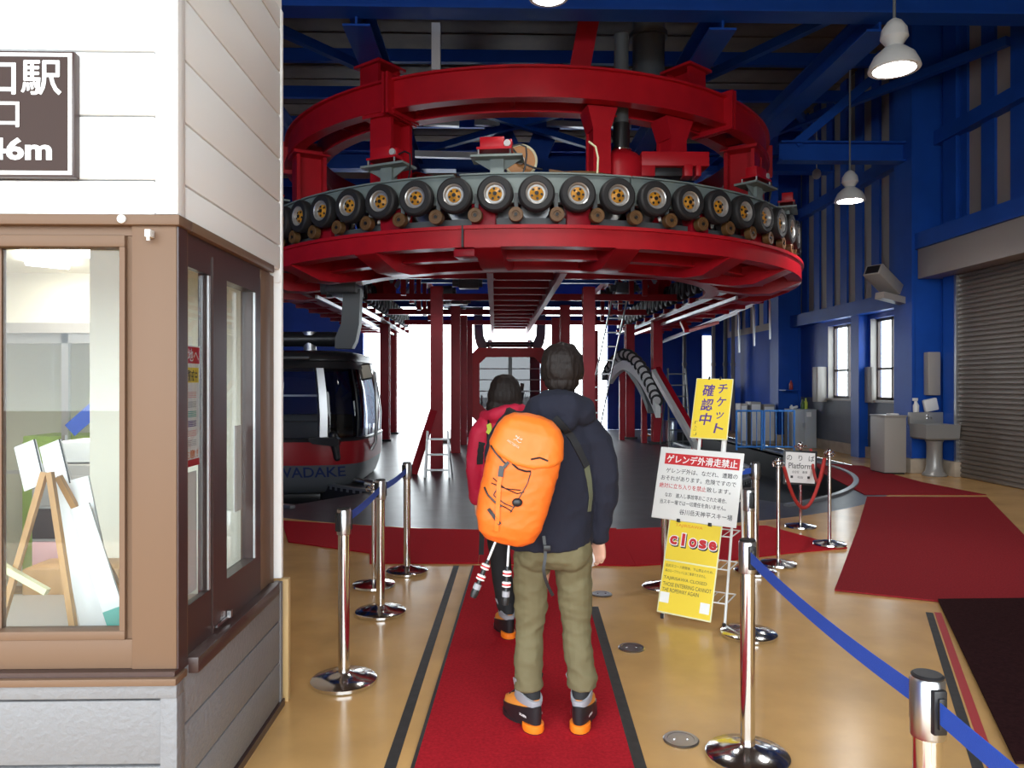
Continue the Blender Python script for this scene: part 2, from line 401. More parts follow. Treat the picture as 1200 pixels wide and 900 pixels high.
# studs and girts
def stud(name, x0, y0, z0, x1, y1, z1, label, m='blue', cat='stud'):
    q = G(); q.box(x0, y0, z0, x1, y1, z1); return struct(q.build(name, m), label, cat)
ys = [13.95 + .72 * k for k in range(8)] + [20.2 + .8 * k for k in range(7)]
for i, y in enumerate(ys): stud('wall_stud', XR - .045, y, 3.4, XR, y + .33, ZC, f'blue vertical wall rib above the window girt, number {i + 1} from the column')
for i in range(9): stud('wall_stud', XR - .045, 12.5 - .7 * i, 4.3, XR, 12.83 - .7 * i, ZC, f'blue vertical wall rib above the roller shutter, number {i + 1} from the column')
stud('wall_beam', XR - .28, 13.8, 3.1, XR, 19.5, 3.4, 'blue horizontal girt above the two windows', cat='beam')
stud('wall_stud', XR - .2, W2[1] + .1, 0, XR, W1[0] - .1, 3.1, 'blue post between the two windows')
stud('wall_beam', XR - .2, 13.8, 5.9, XR, 19.5, 6.15, 'blue upper girt high above the windows', cat='beam')
stud('wall_beam', XR - .2, YN, 5.9, XR, 13.2, 6.15, 'blue upper girt high above the roller shutter', cat='beam')
def column(x0, y0, x1, y1, label, ped=True):
    q = G(); t = .05; q.box(x0, y0, 0, x0 + t, y1, ZC).box(x1 - t, y0, 0, x1, y1, ZC).box(x0 + t, y0 + .03, 0, x1 - t, y1 - .03, ZC)
    o = struct(q.build('column', 'blue'), label, 'column')
    if ped:
        q = G(); q.box(x0 - .08, y0 - .1, 0, x1, y1 + .1, .26, .015); q.build('column_footing', 'concrete', o)
column(7.5, 13.2, XR, 13.8, 'thick blue steel column between the windows and the roller shutter')
column(7.5, 19.5, XR, 20.1, 'blue steel column behind the grey cupboard')
column(7.96, 12.66, XR, 13.02, 'narrow blue jamb column beside the roller shutter')
column(-8.0, 13.2, -7.4, 13.8, 'blue steel column on the left wall', False)
column(-8.0, 19.5, -7.4, 20.1, 'blue steel column far along the left wall', False)
# roller shutter
g = G(); pr = []
n = 44
for k in range(n):
    z = 3.5 * k / n
    for dz, dx in ((0, 0), (.02, .022), (.055, .022), (.075, 0)): pr.append((8.0 - dx, z + dz))
rs = [[Vector((x, y, z)) for x, z in pr] for y in (6.0, 12.62)]
A, Bq = [[g.v(p) for p in r] for r in rs]
for k in range(len(pr) - 1): g.f([A[k], A[k + 1], Bq[k + 1], Bq[k]])
sh = struct(g.build('door_1', 'shutter', fix=False), 'closed brownish roller shutter door in the right wall', 'door')
q = G(); q.box(7.6, 5.9, 3.49, XR, 13.19, 4.02, .01); q.build('shutter_housing', 'box_beige', sh)
q = G(); q.box(7.93, 12.6, 0, 8.06, 12.66, 3.5); q.build('guide_rail', 'steel', sh)
stud('wall_beam', 7.55, 5.5, 4.02, XR, 13.2, 4.3, 'blue beam resting above the shutter housing', cat='beam')
# left, back and entrance walls
g = G(); g.box(XL - .2, YN, 0, XL, YF, ZC)
struct(g.build('wall_left', 'blue_panel'), 'blue left hall wall behind the cabin', 'wall')
for i in range(14): stud('wall_stud', XL, 12.2 + 1.0 * i, 0, XL + .12, 12.6 + 1.0 * i, ZC, f'pale strip on the left wall behind the cabin, number {i + 1}', m='beigewall' if i % 2 else 'blue')
g = G(); g.box(3.95, YF, 0, X1, YF + .2, ZC).box(XL - .2, YF, 0, -4.6, YF + .2, ZC).box(-4.6, YF, 4.7, 3.95, YF + .2, ZC)
struct(g.build('wall_back', 'blue_panel'), 'blue far wall around the bright cabin exit', 'wall')
g = G(); g.box(XL - .2, YN - .2, 5.8, 4.0, YN, ZC).box(4.0, YN - .2, 0, X1, YN, ZC)  # unseen wall, its opening sized to steer daylight onto booth and ring
struct(g.build('wall_front', 'beigewall'), 'unseen wall around the entrance behind the viewer, shaped for the light', 'wall')
g = G(); g.box(XL - .2, YN - .2, ZC, X1, YF + .2, ZC + .15)
g.mi = 1
for k in range(24): g.box(XL, 8 + .76 * k, ZC - .02, XR, 8.04 + .76 * k, ZC)
struct(g.build('ceiling', ['roof', 'roof']), 'dark brown ribbed roof deck', 'ceiling')
g = G(); g.box(-60, YF + .3, -.25, 60, 120, -.15)
struct(g.build('snow_ground', 'snow'), 'bright snowy ground beyond the cabin exit', 'ground')
g = G(); g.box(-30, -40, -.25, 30, YN - .2, -.02)  # unseen ground, kept dark so the upper ring gets less light
struct(g.build('forecourt_ground', 'asphalt'), 'unseen asphalt forecourt behind the viewer, kept dark for the light', 'ground')
g = G(); g.box(X1 + .3, YN, -.25, 60, YF, -.15)
struct(g.build('side_ground', 'snow'), 'snowy ground outside the right windows', 'ground')
# roof steel
def rbeam(p0, p1, wd, ht, label, m='blue', ib=True):
    q = G()
    (q.ibeam if ib else q.bar)(p0, p1, wd, ht)
    return struct(q.build('roof_beam', m), label, 'beam')
rbeam((XL, 10.1, 6.87), (XR, 10.1, 6.87), .34, .48, 'blue cross beam nearest under the roof, spanning the hall')
rbeam((XL, 17.7, 6.87), (XR, 17.7, 6.87), .34, .40, 'blue cross beam farther back under the roof')
rbeam((XL, 22.5, 6.87), (XR, 22.5, 6.87), .3, .40, 'blue cross beam near the far wall')
for x, t in ((-1.9, 'left of the ring centre'), (3.15, 'right of the ring centre'), (5.35, 'over the right part of the ring'), (-4.2, 'over the left part of the ring')):
    rbeam((x, 10.2, 6.68), (x, 25.9, 6.68), .38, .36, f'blue lengthwise roof beam {t}')
for (a, b, t) in (((8.0, 11.4, 6.95), (5.5, 16.6, 6.95), 'running from the right wall inward'), ((5.2, 10.3, 6.98), (3.3, 13.6, 6.98), 'between the two right lengthwise beams'),
                  ((-4.1, 10.3, 6.98), (-2.0, 13.0, 6.98), 'between the two left lengthwise beams'), ((5.4, 13.6, 6.98), (7.9, 17.6, 6.98), 'crossing the far right corner'),
                  ((-1.8, 13.5, 7.0), (3.0, 17.5, 7.0), 'behind the ring, rising right'), ((3.0, 13.5, 7.05), (-1.8, 17.5, 7.05), 'behind the ring, rising left')):
    rbeam(a, b, .12, .14, f'slim blue diagonal roof brace {t}', ib=False)
for i in range(8): rbeam((XL, 11.2 + 1.9 * i, 8.2), (XR, 11.2 + 1.9 * i, 8.2), .12, .25, f'blue roof purlin number {i + 1} from the near cross beam', ib=False)
for i, (x0, x1, y, z) in enumerate(((-1.5, -.75, 15.5, 7.05), (-.45, .1, 16.2, 7.3), (1.1, 2.0, 15.8, 7.15), (2.2, 2.9, 15.8, 7.15), (-1.6, -.1, 14.9, 6.2))):  # added pale bars stand in for light caught on beam flanges
    rbeam((x0, y, z), (x1, y, z - .03), .12, .12, f'short pale bar standing for a lit flange among the roof steel, number {i + 1}', m='alu', ib=False)
rbeam((5.2, 13.5, 5.85), (7.5, 13.5, 5.85), .25, .36, 'blue bracket beam from the thick column toward the ring')
rbeam((7.4, 13.5, 7.6), (5.5, 13.5, 6.0), .12, .16, 'blue knee brace rising to the thick column', ib=False)
rbeam((-.82, 10.35, 6.6), (-.82, 10.35, 5.95), .12, .12, 'pale vertical hanger under the near cross beam', m='alu', ib=False)
g = G(); q0 = P(556, 95, 16.5); q1 = P(603, 190, 16.5); q2 = P(626, 190, 16.5); q3 = P(664, 95, 16.5)
for a, b, t in ((q0, q1, 'left'), (q3, q2, 'right')): rbeam(a, b, .25, .5, f'{t} leg of the dark blue V brace behind the ring', ib=False)
rbeam(P(535, 196, 16.3), P(690, 196, 16.3), .3, .3, 'blue tie beam under the V brace behind the ring', ib=False)
# ------------------------------------------------------------------ carpets and tape on the floor
def carpet(name, label, cat, pts, m, h=.012, z=0.0, edge=None):
    q = G(); q.prism(pts, z + .0005, z + h); o = tag(q.build(name, m), label, cat)
    return o
run = [FX(486.5, 900), FX(742.6, 900)]
def along(a, b, y): t = (y - a[1]) / (b[1] - a[1]); return (a[0] + t * (b[0] - a[0]), y)
La, Lb, Ra, Rb = FX(486.5, 900), FX(558, 656), FX(742.6, 900), FX(677, 662)
rn = carpet('carpet_runner', 'long bright red carpet runner the two people stand on', 'carpet',
            [along(La, Lb, .6), along(Ra, Rb, .6), along(Ra, Rb, 6.50), along(La, Lb, 6.50)], 'carpet')
for sgn, A, Bq in ((-1, La, Lb), (1, Ra, Rb)):
    q = G(); a0, a1 = along(A, Bq, .6), along(A, Bq, 6.5)
    q.prism([a0, (a0[0] + sgn * .016, a0[1]), (a1[0] + sgn * .016, a1[1]), a1], .0008, .013); q.build('rubber_edge', 'tape_black', rn)
carpet('carpet', 'red cross carpet in front of the platform, left of the runner', 'carpet',
       [FX(338, 636), FX(433, 649), FX(433.5, 661), FX(560, 661), FX(566, 622), FX(480, 620), FX(330, 611)], 'carpet', z=.001)
carpet('carpet', 'short red cross carpet behind the two people', 'carpet', [FX(560.6, 661), FX(745, 664), FX(722, 620), FX(566.6, 622)], 'carpet', z=.0012)
carpet('carpet', 'red cross carpet tapering to the right past the rope posts', 'carpet',
       [FX(745.5, 664), FX(860, 657), FX(925, 649), FX(993, 643), FX(960, 634), FX(898, 617), FX(800, 618), FX(722.5, 621.5)], 'carpet', z=.001)
carpet('carpet', 'wide deep red carpet nearest on the right, beside the black mat', 'carpet',
       [FX(978, 693), FX(1099, 706), FX(1260, 732), FX(1200, 628), FX(1157, 583.5), FX(1016, 583), FX(1006, 618)], 'carpet2', z=.003)
carpet('carpet', 'deep red carpet farther right leading to the windows', 'carpet',
       [FX(1013, 580), FX(1156, 580.5), FX(1082, 566), FX(1030, 552), FX(1012, 546.5), FX(953, 543), FX(966, 556)], 'carpet2')
carpet('doormat', 'black and red doormat overlapping the near right carpet', 'mat', [FX(1190, 900), FX(1420, 900), FX(1290, 704), FX(1099, 706)], 'mat_dark', h=.012, z=.016)
def tape(label, a, b, wd, m, z=0.0):
    a, b = Vector(a), Vector(b); d = (b - a).normalized(); s = Vector((-d.y, d.x)) * wd / 2
    q = G(); q.prism([tuple(a - s), tuple(b - s), tuple(b + s), tuple(a + s)], z + .0004, z + .002); return tag(q.build('floor_tape', m), label, 'tape')
tl0, tl1 = Vector(FX(457, 900)), Vector(FX(534.8, 663))
tape('black floor tape strip left of the red runner', tl0 + (tl0 - tl1) * .4, tl1, .05, 'tape_black')
tr0, tr1 = Vector(FX(751, 900)), Vector(FX(697, 711))
tape('black floor tape strip right of the red runner', tr0 + (tr0 - tr1) * .5, tr1, .05, 'tape_black')
a, b = Vector(FX(1146, 900)), Vector(FX(1089, 718)); tape('black floor tape strip beside the red tape at the doormat', a + (a - b) * .4, b, .045, 'tape_black')
a, b = Vector(FX(1163, 900)), Vector(FX(1099, 718)); tape('red floor tape strip running along the black doormat', a + (a - b) * .4, b, .042, 'tape_red')
for u, v, t in ((740, 760, 'middle one, right of the runner'), (798, 868, 'nearest the viewer'), (705, 697, 'farthest, behind the man')):
    p = F(u, v); o = thing('floor_plate', 'round steel floor plate ' + t, 'floor plate', p, group='round steel floor plates')
    q = G(); q.lathe([(0, .0005), (.078, .0005), (.080, .006), (.074, .011), (.06, .011), (.058, .009), (0, .009)], 32, p); q.build('plate', 'steel', o)
    q = G()
    for k in range(2): q.cyl(p + Vector((.03 * (2 * k - 1), 0, .008)), p + Vector((.03 * (2 * k - 1), 0, .0115)), .007, n=10)
    q.build('plate_screw', 'chrome', o)
# ------------------------------------------------------------------ ticket booth on the left
BX, BY, BE = -1.06, 2.5, 3.71                         # right face, front face, far end
bl = -4.6                                             # hidden left end
bo = thing('ticket_booth', 'white clapboard ticket booth with brown framed windows on the left', 'booth', (BX, BY, 0))
def part(g, name, m, parent=bo): return g.build(name, m, parent)
ZB = 3.45
g = G()                                               # front upper clapboards
g.mi = 1; g.box(bl, BY + .02, 2.165, BX - .01, BY + .10, ZB); g.mi = 0
z = 2.165; first = True
while z < ZB:
    h = .118 if first else .2135; first = False
    g.box(bl, BY, z, BX - .075, BY + .03, min(ZB, z + h - .007), .003); z += h
part(g, 'front_siding', ['siding', 'groove'])
g = G(); g.box(BX - .072, BY - .004, 2.165, BX + .004, BY + .06, ZB, .006); part(g, 'corner_trim', 'siding')
g = G(); g.mi = 1; g.box(BX - .10, BY + .06, 2.165, BX - .02, BE, ZB); g.mi = 0
z = 2.165; first = True
while z < ZB:
    h = .118 if first else .2135; first = False
    g.box(BX - .03, BY + .062, z, BX, BE - .022, min(ZB, z + h - .007), .003); z += h
part(g, 'side_siding', ['siding', 'groove'])
g = G(); g.box(BX - .1, BE - .02, .64, BX + .006, BE + .012, ZB, .004); part(g, 'corner_trim', 'siding')
g = G(); g.box(BX - .16, BE - .03, 2.1, BX - .0, BE - .021, ZB)
part(g, 'corner_backing', 'siding')
# brown head band, pillars
g = G(); g.box(bl, BY - .012, 2.128, BX + .012, BY + .10, 2.163, .004); g.box(BX - .1, BY + .10, 2.128, BX + .012, 3.55, 2.163, .004); part(g, 'head_band', 'brown')
g = G(); g.box(-1.212, BY + .004, .648, BX - .004, BY + .10, 2.13, .003); part(g, 'corner_pillar', 'brown')
g = G(); g.box(BX - .006, BY + .008, .64, BX + .001, BY + .078, 2.127); part(g, 'dark_jamb', 'bronze')
# front window
wf = G(); x0, x1, z0, z1 = -2.75, -1.236, .745, 2.098
wf.box(x0, BY + .006, z1 - .04, x1, BY + .07, z1, .004).box(x0, BY + .006, z0, x1, BY + .07, z0 + .03, .004).box(x1 - .018, BY + .0065, z0 + .0305, x1, BY + .07, z1 - .0405).box(x0, BY + .0065, z0 + .0305, x0 + .05, BY + .07, z1 - .0405)
wo = part(wf, 'window_frame', 'brown')
g = G(); g.box(x0 + .04, BY + .045, z0 + .02, x1 - .012, BY + .05, z1 - .03); g.build('window_pane', 'glass', wo)
g = G(); g.box(-1.715, BY + .04, z0 + .031, -1.663, BY + .065, z1 - .041); g.build('window_stile', 'brown', wo)
g = G(); g.box(bl, BY + .02, 2.098, -1.212, BY + .09, 2.128); g.box(-1.238, BY + .025, .745, -1.212, BY + .09, 2.099); g.box(bl, BY + .012, .648, -1.212, BY + .09, .745, .003); g.box(bl, BY + .01, .745, -2.75, BY + .09, 2.1)
part(g, 'frame_surround', 'brown')
g = G(); g.box(bl, BY - .035, .606, BX + .01, BY + .06, .63, .003); part(g, 'front_sill', 'brown')
g = G(); g.box(bl, BY - .02, .631, BX, BY + .1, .648); part(g, 'sill_rail', 'bronze')
# lower front, grey boards
g = G(); g.mi = 1; g.box(bl, BY + .02, 0, BX - .01, BY + .1, .6); g.mi = 0
g.box(bl, BY, .05, BX - .055, BY + .03, .325, .004); g.box(bl, BY, .333, BX - .055, BY + .03, .545, .004); g.box(bl, BY - .012, .556, BX + .003, BY + .05, .6, .003)
part(g, 'lower_front', ['siding_grey', 'groove'])
g = G(); g.box(BX - .055, BY - .006, 0, BX + .002, BY + .06, .556, .004); part(g, 'corner_trim', 'siding_grey')
g = G(); g.mi = 1; g.box(BX - .1, BY + .06, .03, BX - .015, BE, .6); g.mi = 0
for k in range(3): g.box(BX - .02, BY + .06, .04 + .2 * k, BX, BE - .03, .04 + .2 * k + .193, .003)
part(g, 'lower_side', ['siding_grey', 'groove'])
g = G(); g.box(BX - .1, BE - .03, .0, BX + .004, BE + .01, .62, .003); part(g, 'corner_trim', 'siding_grey')
g = G(); g.box(BX - .12, BY + .02, 0, BX + .012, BE + .015, .035); part(g, 'base_flashing', 'bronze')
# side window: two dark sashes in a brown box frame
g = G(); g.box(BX - .10, BY + .09, .60, BX + .035, 3.56, .655, .004); part(g, 'side_sill', 'bronze')
g = G(); g.box(BX - .10, 3.41, .655, BX - .008, 3.55, 2.127, .003); g.box(BX - .10, BE - .16, .62, BX - .03, BE - .03, 2.13); part(g, 'side_jamb', 'brown')
g = G(); g.box(BX - .10, 2.58, 2.08, BX - .012, 3.41, 2.127); part(g, 'side_head', 'bronze')
for k, (y0, y1, dx) in enumerate(((2.60, 2.86, -.012), (2.835, 3.40, -.006))):
    s = G(); xx0, xx1 = BX + dx - .028, BX + dx
    wl, wr = (.003, .045) if k == 0 else (.14, .075)
    if k: xx0 -= .03
    s.box(xx0, y0, .655, xx1, y0 + wl, 2.08).box(xx0, y1 - wr, .655, xx1, y1, 2.08).box(xx0, y0 + wl, 2.01, xx1, y1 - wr, 2.08).box(xx0, y0 + wl, .655, xx1, y1 - wr, .825)
    so = part(s, 'sash', 'bronze')
    q = G(); q.box(xx0 + .012, y0 + wl - .002, .82, xx0 + .016, y1 - wr + .003, 2.015); q.build('sash_pane', 'glass', so)
    q = G(); q.box(xx1 - .004, y1 - wr - .016, .83, xx1 + .003, y1 - wr, 2.005); q.build('glazing_bead', 'alu', so)
g = G(); g.box(BX - .004, 2.85, .672, BX + .004, 2.99, .68); g.box(BX - .004, 2.97, .672, BX + .012, 2.99, .70); part(g, 'sash_latch', 'steel')
g = G(); g.box(BX - .095, BY - .03, 2.085, BX - .075, BY + .004, 2.11, .003); g.cyl((BX - .085, BY - .022, 2.085), (BX - .085, BY - .022, 2.073), .006); part(g, 'corner_sensor', 'white')
g = G(); g.cyl((BX - .175, BY - .02, 2.146), (BX - .175, BY - .012, 2.146), .014); part(g, 'vent_cap', 'whitepaper')
# room behind the glass
g = G(); g.box(bl - .1, BY + .1, 0, bl, 6.0, ZB).box(bl, 5.9, 0, -1.9, 6.0, ZB).box(-2.0, BE + .1, 0, -1.9, 5.9, ZB).box(-2.0, BE, 0, BX - .1, BE + .1, ZB)
part(g, 'inner_wall', 'creamwall')
g = G(); g.rings([[Vector((bl, BY + .1, 2.56)), Vector((-1.95, BY + .1, 2.56)), Vector((-1.95, 6.0, 2.30)), Vector((bl, 6.0, 2.30))], [Vector((bl, BY + .1, 2.62)), Vector((-1.95, BY + .1, 2.62)), Vector((-1.95, 6.0, 2.36)), Vector((bl, 6.0, 2.36))]])
g.box(-1.95, BY + .1, 2.5, BX - .1, BE, 2.6); part(g, 'inner_ceiling', 'creamwall')
g = G(); g.box(bl - .1, BY + .02, ZB, BX, BE, ZB + .06); g.box(bl - .1, BE, ZB, -1.9, 6.05, ZB + .06); part(g, 'booth_roof', 'siding')
g = G(); g.box(bl, BY + .1, -.01, BX - .1, BE, .02).box(bl, BE, -.01, -2.0, 5.9, .02); part(g, 'inner_floor', 'wood')
g = G(); g.box(bl, BY + .12, .60, BX - .12, 3.45, .635, .004); part(g, 'counter_top', 'box_beige')
for k, (cx, cy, a, lx, ly) in enumerate(((-2.75, 4.6, 28, .24, .62), (-2.35, 4.15, 28, .38, .95))):
    zc = 2.56 - .26 / 3.4 * (cy - 2.6) - .02
    g = G(); g.X = Matrix.Translation((cx, cy, zc)) @ Matrix.Rotation(rad(-4.4), 4, 'X') @ Matrix.Rotation(rad(a), 4, 'Z')
    g.box(-lx / 2, -ly / 2, -.012, lx / 2, ly / 2, .012, .004); part(g, 'ceiling_lamp', 'boothlamp')
# sliding doors at the back of the room
for k, (x0, x1, dx) in enumerate(((-3.6, -2.95, 0), (-2.98, -2.3, .03))):
    s = G(); y = 5.2 - dx
    s.box(x0, y, .02, x0 + .045, y + .03, 1.95).box(x1 - .045, y, .02, x1, y + .03, 1.95).box(x0, y, 1.88, x1, y + .03, 1.95).box(x0, y, .02, x1, y + .03, .14).box(x0, y, .98, x1, y + .03, 1.0)
    so = part(s, 'sliding_door', 'alu')
    q = G(); q.box(x0 + .04, y + .012, .1, x1 - .04, y + .018, 1.9); q.build('door_pane', 'glass', so)
    q = G(); q.box(x0 + .012, y - .012, 1.05, x0 + .034, y, 1.25, .003); q.build('door_handle', 'steel', so)
    if k:
        q = G(); q.bar((x0 + .06, y - .004, 1.28), (x1 - .06, y - .004, 1.78), .004, .10, (0, 0, 1)); q.build('door_tape', 'belt', so)
g = G(); g.box(bl, 5.16, 1.95, -2.0, 5.26, 2.02).box(-3.72, 5.16, 0, -3.6, 5.26, 1.95).box(-2.3, 5.16, 0, -2.24, 5.26, 1.95); part(g, 'door_casing', 'box_beige')
g = G(); g.box(-2.24, 5.18, .0, -2.0, 5.22, 2.3); g.box(bl, 5.18, 2.02, -2.0, 5.22, 2.4); part(g, 'partition', 'creamwall')
# things inside the booth
def simple(name, label, cat, g, m, group=None): return tag(g.build(name, m), label, cat, group)
g = G(); g.box(-3.45, 5.5, .02, -2.45, 5.88, 1.22, .01)
t = thing('cupboard', 'lime green cupboard behind the booth sliding doors', 'cupboard', (-2.95, 5.5, .02))
g.build('cabinet_body', 'green', t)
for x in (-3.44, -2.94): q = G(); q.box(x, 5.48, .06, x + .49, 5.5, 1.18, .004); dd = q.build('cupboard_door', 'green', t); q = G(); q.box(x + .4, 5.465, .6, x + .42, 5.48, .72); q.build('door_handle', 'steel', dd)
t = thing('drawer_unit', 'beige drawer unit inside the booth, right of the easel', 'drawer unit', (-2.15, 4.15, .02))
g = G(); g.box(-2.4, 3.9, .02, -1.95, 4.4, 1.18, .008); g.build('cabinet_body', 'box_beige', t)
for k in range(6):
    q = G(); q.box(-2.39, 3.885, .12 + .17 * k, -1.96, 3.9, .275 + .17 * k, .004); dd = q.build('drawer', 'pink' if k == 3 else ('signbrown' if k == 4 else 'box_beige'), t)
    q = G(); q.box(-2.22, 3.875, .2 + .17 * k, -2.13, 3.886, .222 + .17 * k); q.build('drawer_pull', 'white', dd)
g = G(); g.box(-2.3, 3.95, 1.183, -2.0, 4.2, 1.30, .02); simple('tissue_box', 'white box on the drawer unit inside the booth', 'box', g, 'white')
t = thing('display_easel', 'wooden easel with white boards standing on the booth counter', 'easel', (-1.68, 2.95, .635))
def bars(lst, wd): 
    q = G()
    for a, b in lst: q.bar(a, b, wd, wd, (0, 1, 0))
    return q
for a, b in (((-1.735, 2.90, 1.26), (-1.88, 2.84, .637)), ((-1.715, 2.90, 1.26), (-1.585, 2.84, .637)), ((-1.70, 2.93, 1.24), (-1.50, 3.12, .637))): bars([(a, b)], .022).build('easel_leg', 'wood', t)
bars([((-1.86, 2.84, .915), (-1.68, 2.825, .82))], .024).build('easel_ledge', 'pale', t)
g = G(); g.X = Matrix.Translation((-1.535, 2.93, .64)) @ Matrix.Rotation(rad(15), 4, 'Y').inverted() @ Matrix.Rotation(rad(-6), 4, 'X')
g.box(-.075, -.006, 0, .075, .006, .60, .002); w1 = simple('poster_board', 'tall white poster panel leaning on the easel in the booth', 'poster', g, 'whitepaper')
g = G(); g.X = Matrix.Translation((-1.435, 2.90, .64)) @ Matrix.Rotation(rad(20), 4, 'Y').inverted() @ Matrix.Rotation(rad(-4), 4, 'X')
g.box(-.05, -.006, 0, .03, .006, .52, .002); g.mi = 1; g.box(-.048, -.0075, .005, .028, -.006, .10); simple('poster_board', 'white poster panel with teal foot on the booth counter', 'poster', g, ['whitepaper', 'teal'])
for k, x in enumerate((-1.845, -1.745)):
    g = G(); g.X = Matrix.Translation((x + .02, 2.99, 1.19)) @ Matrix.Rotation(rad(-22), 4, 'Y') @ Matrix.Rotation(rad(-14), 4, 'X')
    g.box(-.045, -.004, 0, .045, .004, .19, .001); g.mi = 1; g.box(.039, -.006, 0, .045, -.004, .19)
    simple('notice_sheet', f'grey edged notice sheet above the booth easel, {("left", "right")[k]} of the pair', 'notice', g, ['whitepaper', 'ink'])
g = G(); g.box(-2.2, 3.5, .02, -1.75, 3.72, .74, .01); simple('box', 'brown carton behind the booth easel', 'carton', g, 'wood')
t = thing('poster', 'pink and white tall poster beside the booth sliding doors', 'poster', (-2.12, 5.17, 1.2))
g = G(); g.box(-2.235, 5.172, 1.05, -2.02, 5.178, 1.95); g.build('sheet', 'whitepaper', t)
g = G(); g.box(-2.225, 5.168, 1.25, -2.03, 5.172, 1.93); g.build('print_area', 'pink', t)
g = G(); g.box(-2.235, 5.168, 1.05, -2.02, 5.172, 1.14); g.build('footer_band', 'redink', t)
# poster in the side window
t = thing('window_notice', 'tall red-headed notice hanging inside the booth side window', 'notice', (-1.15, 2.75, 1.2))
xp = -1.105
g = G(); g.box(xp - .003, 2.58, 1.3, xp, 2.80, 1.74); g.build('sheet', 'whitepaper', t)
g = G(); g.box(xp, 2.58, 1.675, xp + .001, 2.80, 1.735); g.build('header_band', 'redink', t)
g = G(); g.box(xp, 2.67, 1.605, xp + .001, 2.79, 1.66); g.build('yellow_patch', 'yellow', t)
for k, m in enumerate(('pink', 'cupboard', 'teal', 'purpleink', 'pink', 'cupboard')):
    g = G()
    for j in range(4): g.box(xp, 2.67, 1.55 - .035 * k + .006 * j, xp + .0008, 2.77, 1.553 - .035 * k + .006 * j)
    g.build('text_block', m, t)
g = G(); g.box(xp, 2.58, 1.30, xp + .001, 2.80, 1.325); g.build('footer_band', 'redink', t)
XS = frame((xp, 2.67, 1.5), (0, 1, 0), (0, 0, 1), (1, 0, 0))
lettering('lettering', [('公園地へ', .02, .205, .20, .045)], 'whitepaper', XS, t, .02, .0016)
lettering('lettering', [('警戒中', .065, .13, .085, .04)], 'ink', XS, t, .02, .0016)
lettering('lettering', [('ご注意！', .02, -.155, .18, .03)], 'orangeink', XS, t, .03, .0016)
g = G(); g.box(-1.11, 2.62, .84, -1.107, 2.78, 1.28); simple('paper_sheet', 'plain white sheet below the red-headed notice in the booth', 'paper', g, 'whitepaper')
g = G(); g.box(-1.118, 3.20, 1.05, -1.115, 3.29, 1.42); simple('paper_sheet', 'narrow white sheet behind the farther booth sash', 'paper', g, 'whitepaper')
# station name sign
zt, zb, xr = 1.6 + 378 * .002885, 1.6 + 235 * .002885, -1.379
t = thing('station_sign', 'brown station name sign with white characters on the booth front', 'sign', (xr - .36, BY, zb))
g = G(); g.box(xr - .72, BY - .035, zb, xr, BY - .001, zt, .004); g.build('sign_frame', 'bronze', t)
g = G(); g.box(xr - .713, BY - .037, zb + .007, xr - .007, BY - .035, zt - .007); g.build('sign_border', 'whitepaper', t)
g = G(); g.box(xr - .70, BY - .039, zb + .02, xr - .02, BY - .037, zt - .02); g.build('sign_face', 'signbrown', t)
XS = frame((xr, BY - .039, zb), (1, 0, 0), (0, 0, 1), (0, -1, 0)); H = zt - zb
def sp(u, v): return ((u - 99.8) * .002885, (215 - v) * .002885)
def cell(ch, u0, v0, u1, v1):
    a, b = sp(u0, v0), sp(u1, v1); return (ch, (a[0] + b[0]) / 2, (a[1] + b[1]) / 2, b[0] - a[0], a[1] - b[1])
lettering('lettering', [cell('駅', 42, 84, 86, 122), cell('口', 1, 87, 35, 122), cell('合', -46, 84, -6, 122), cell('土', -94, 85, -53, 122),
                        cell('口', 9, 131, 39, 159), cell('札', -28, 130, 5, 160), cell('改', -66, 130, -32, 160),
                        cell('746m', -17, 171, 76, 197), cell('標高', -100, 171, -30, 197)], 'whitepaper', XS, t, .035, .002)
# plywood strip and panel standing at the booth's far end
g = G(); g.box(BX - .09, BE + .05, .0, BX + .02, BE + .09, .62, .004); simple('plywood_board', 'pale plywood board standing at the far corner of the booth', 'board', g, 'plywood')
# ------------------------------------------------------------------ the ropeway turnaround machine
tm = thing('ropeway_turnaround', 'huge red ropeway turnaround ring carrying a curved row of black tyres', 'ropeway machine', (CX, CY, 0))
YB = 25.2
def sweep(g, prof, a0=-90, a1=90, back=True, n=64, yb=YB):
    """closed (radius, z) outline swept round the front half circle and straight back on both sides"""
    st = []
    if back: st.append(('s', -1))
    st += [('a', a0 + (a1 - a0) * k / n) for k in range(n + 1)]
    if back: st.append(('s', 1))
    rs = []
    for kind, q in st:
        if kind == 'a': rs.append([Vector((CX + r * math.sin(rad(q)), CY - r * math.cos(rad(q)), z)) for r, z in prof])
        else: rs.append([Vector((CX + r * q, yb, z)) for r, z in prof])
    return g.rings(rs)
def rect(r0, r1, z0, z1): return [(r0, z0), (r1, z0), (r1, z1), (r0, z1)]
def pol(r, a, z): return Vector((CX + r * math.sin(rad(a)), CY - r * math.cos(rad(a)), z))
def polX(a, r=0, z=0):                                # local frame at angle a: x tangent (right), y inward, z up
    t = Vector((math.cos(rad(a)), math.sin(rad(a)), 0)); i = Vector((-math.sin(rad(a)), math.cos(rad(a)), 0))
    return frame(pol(r, a, z), t, i, (0, 0, 1))
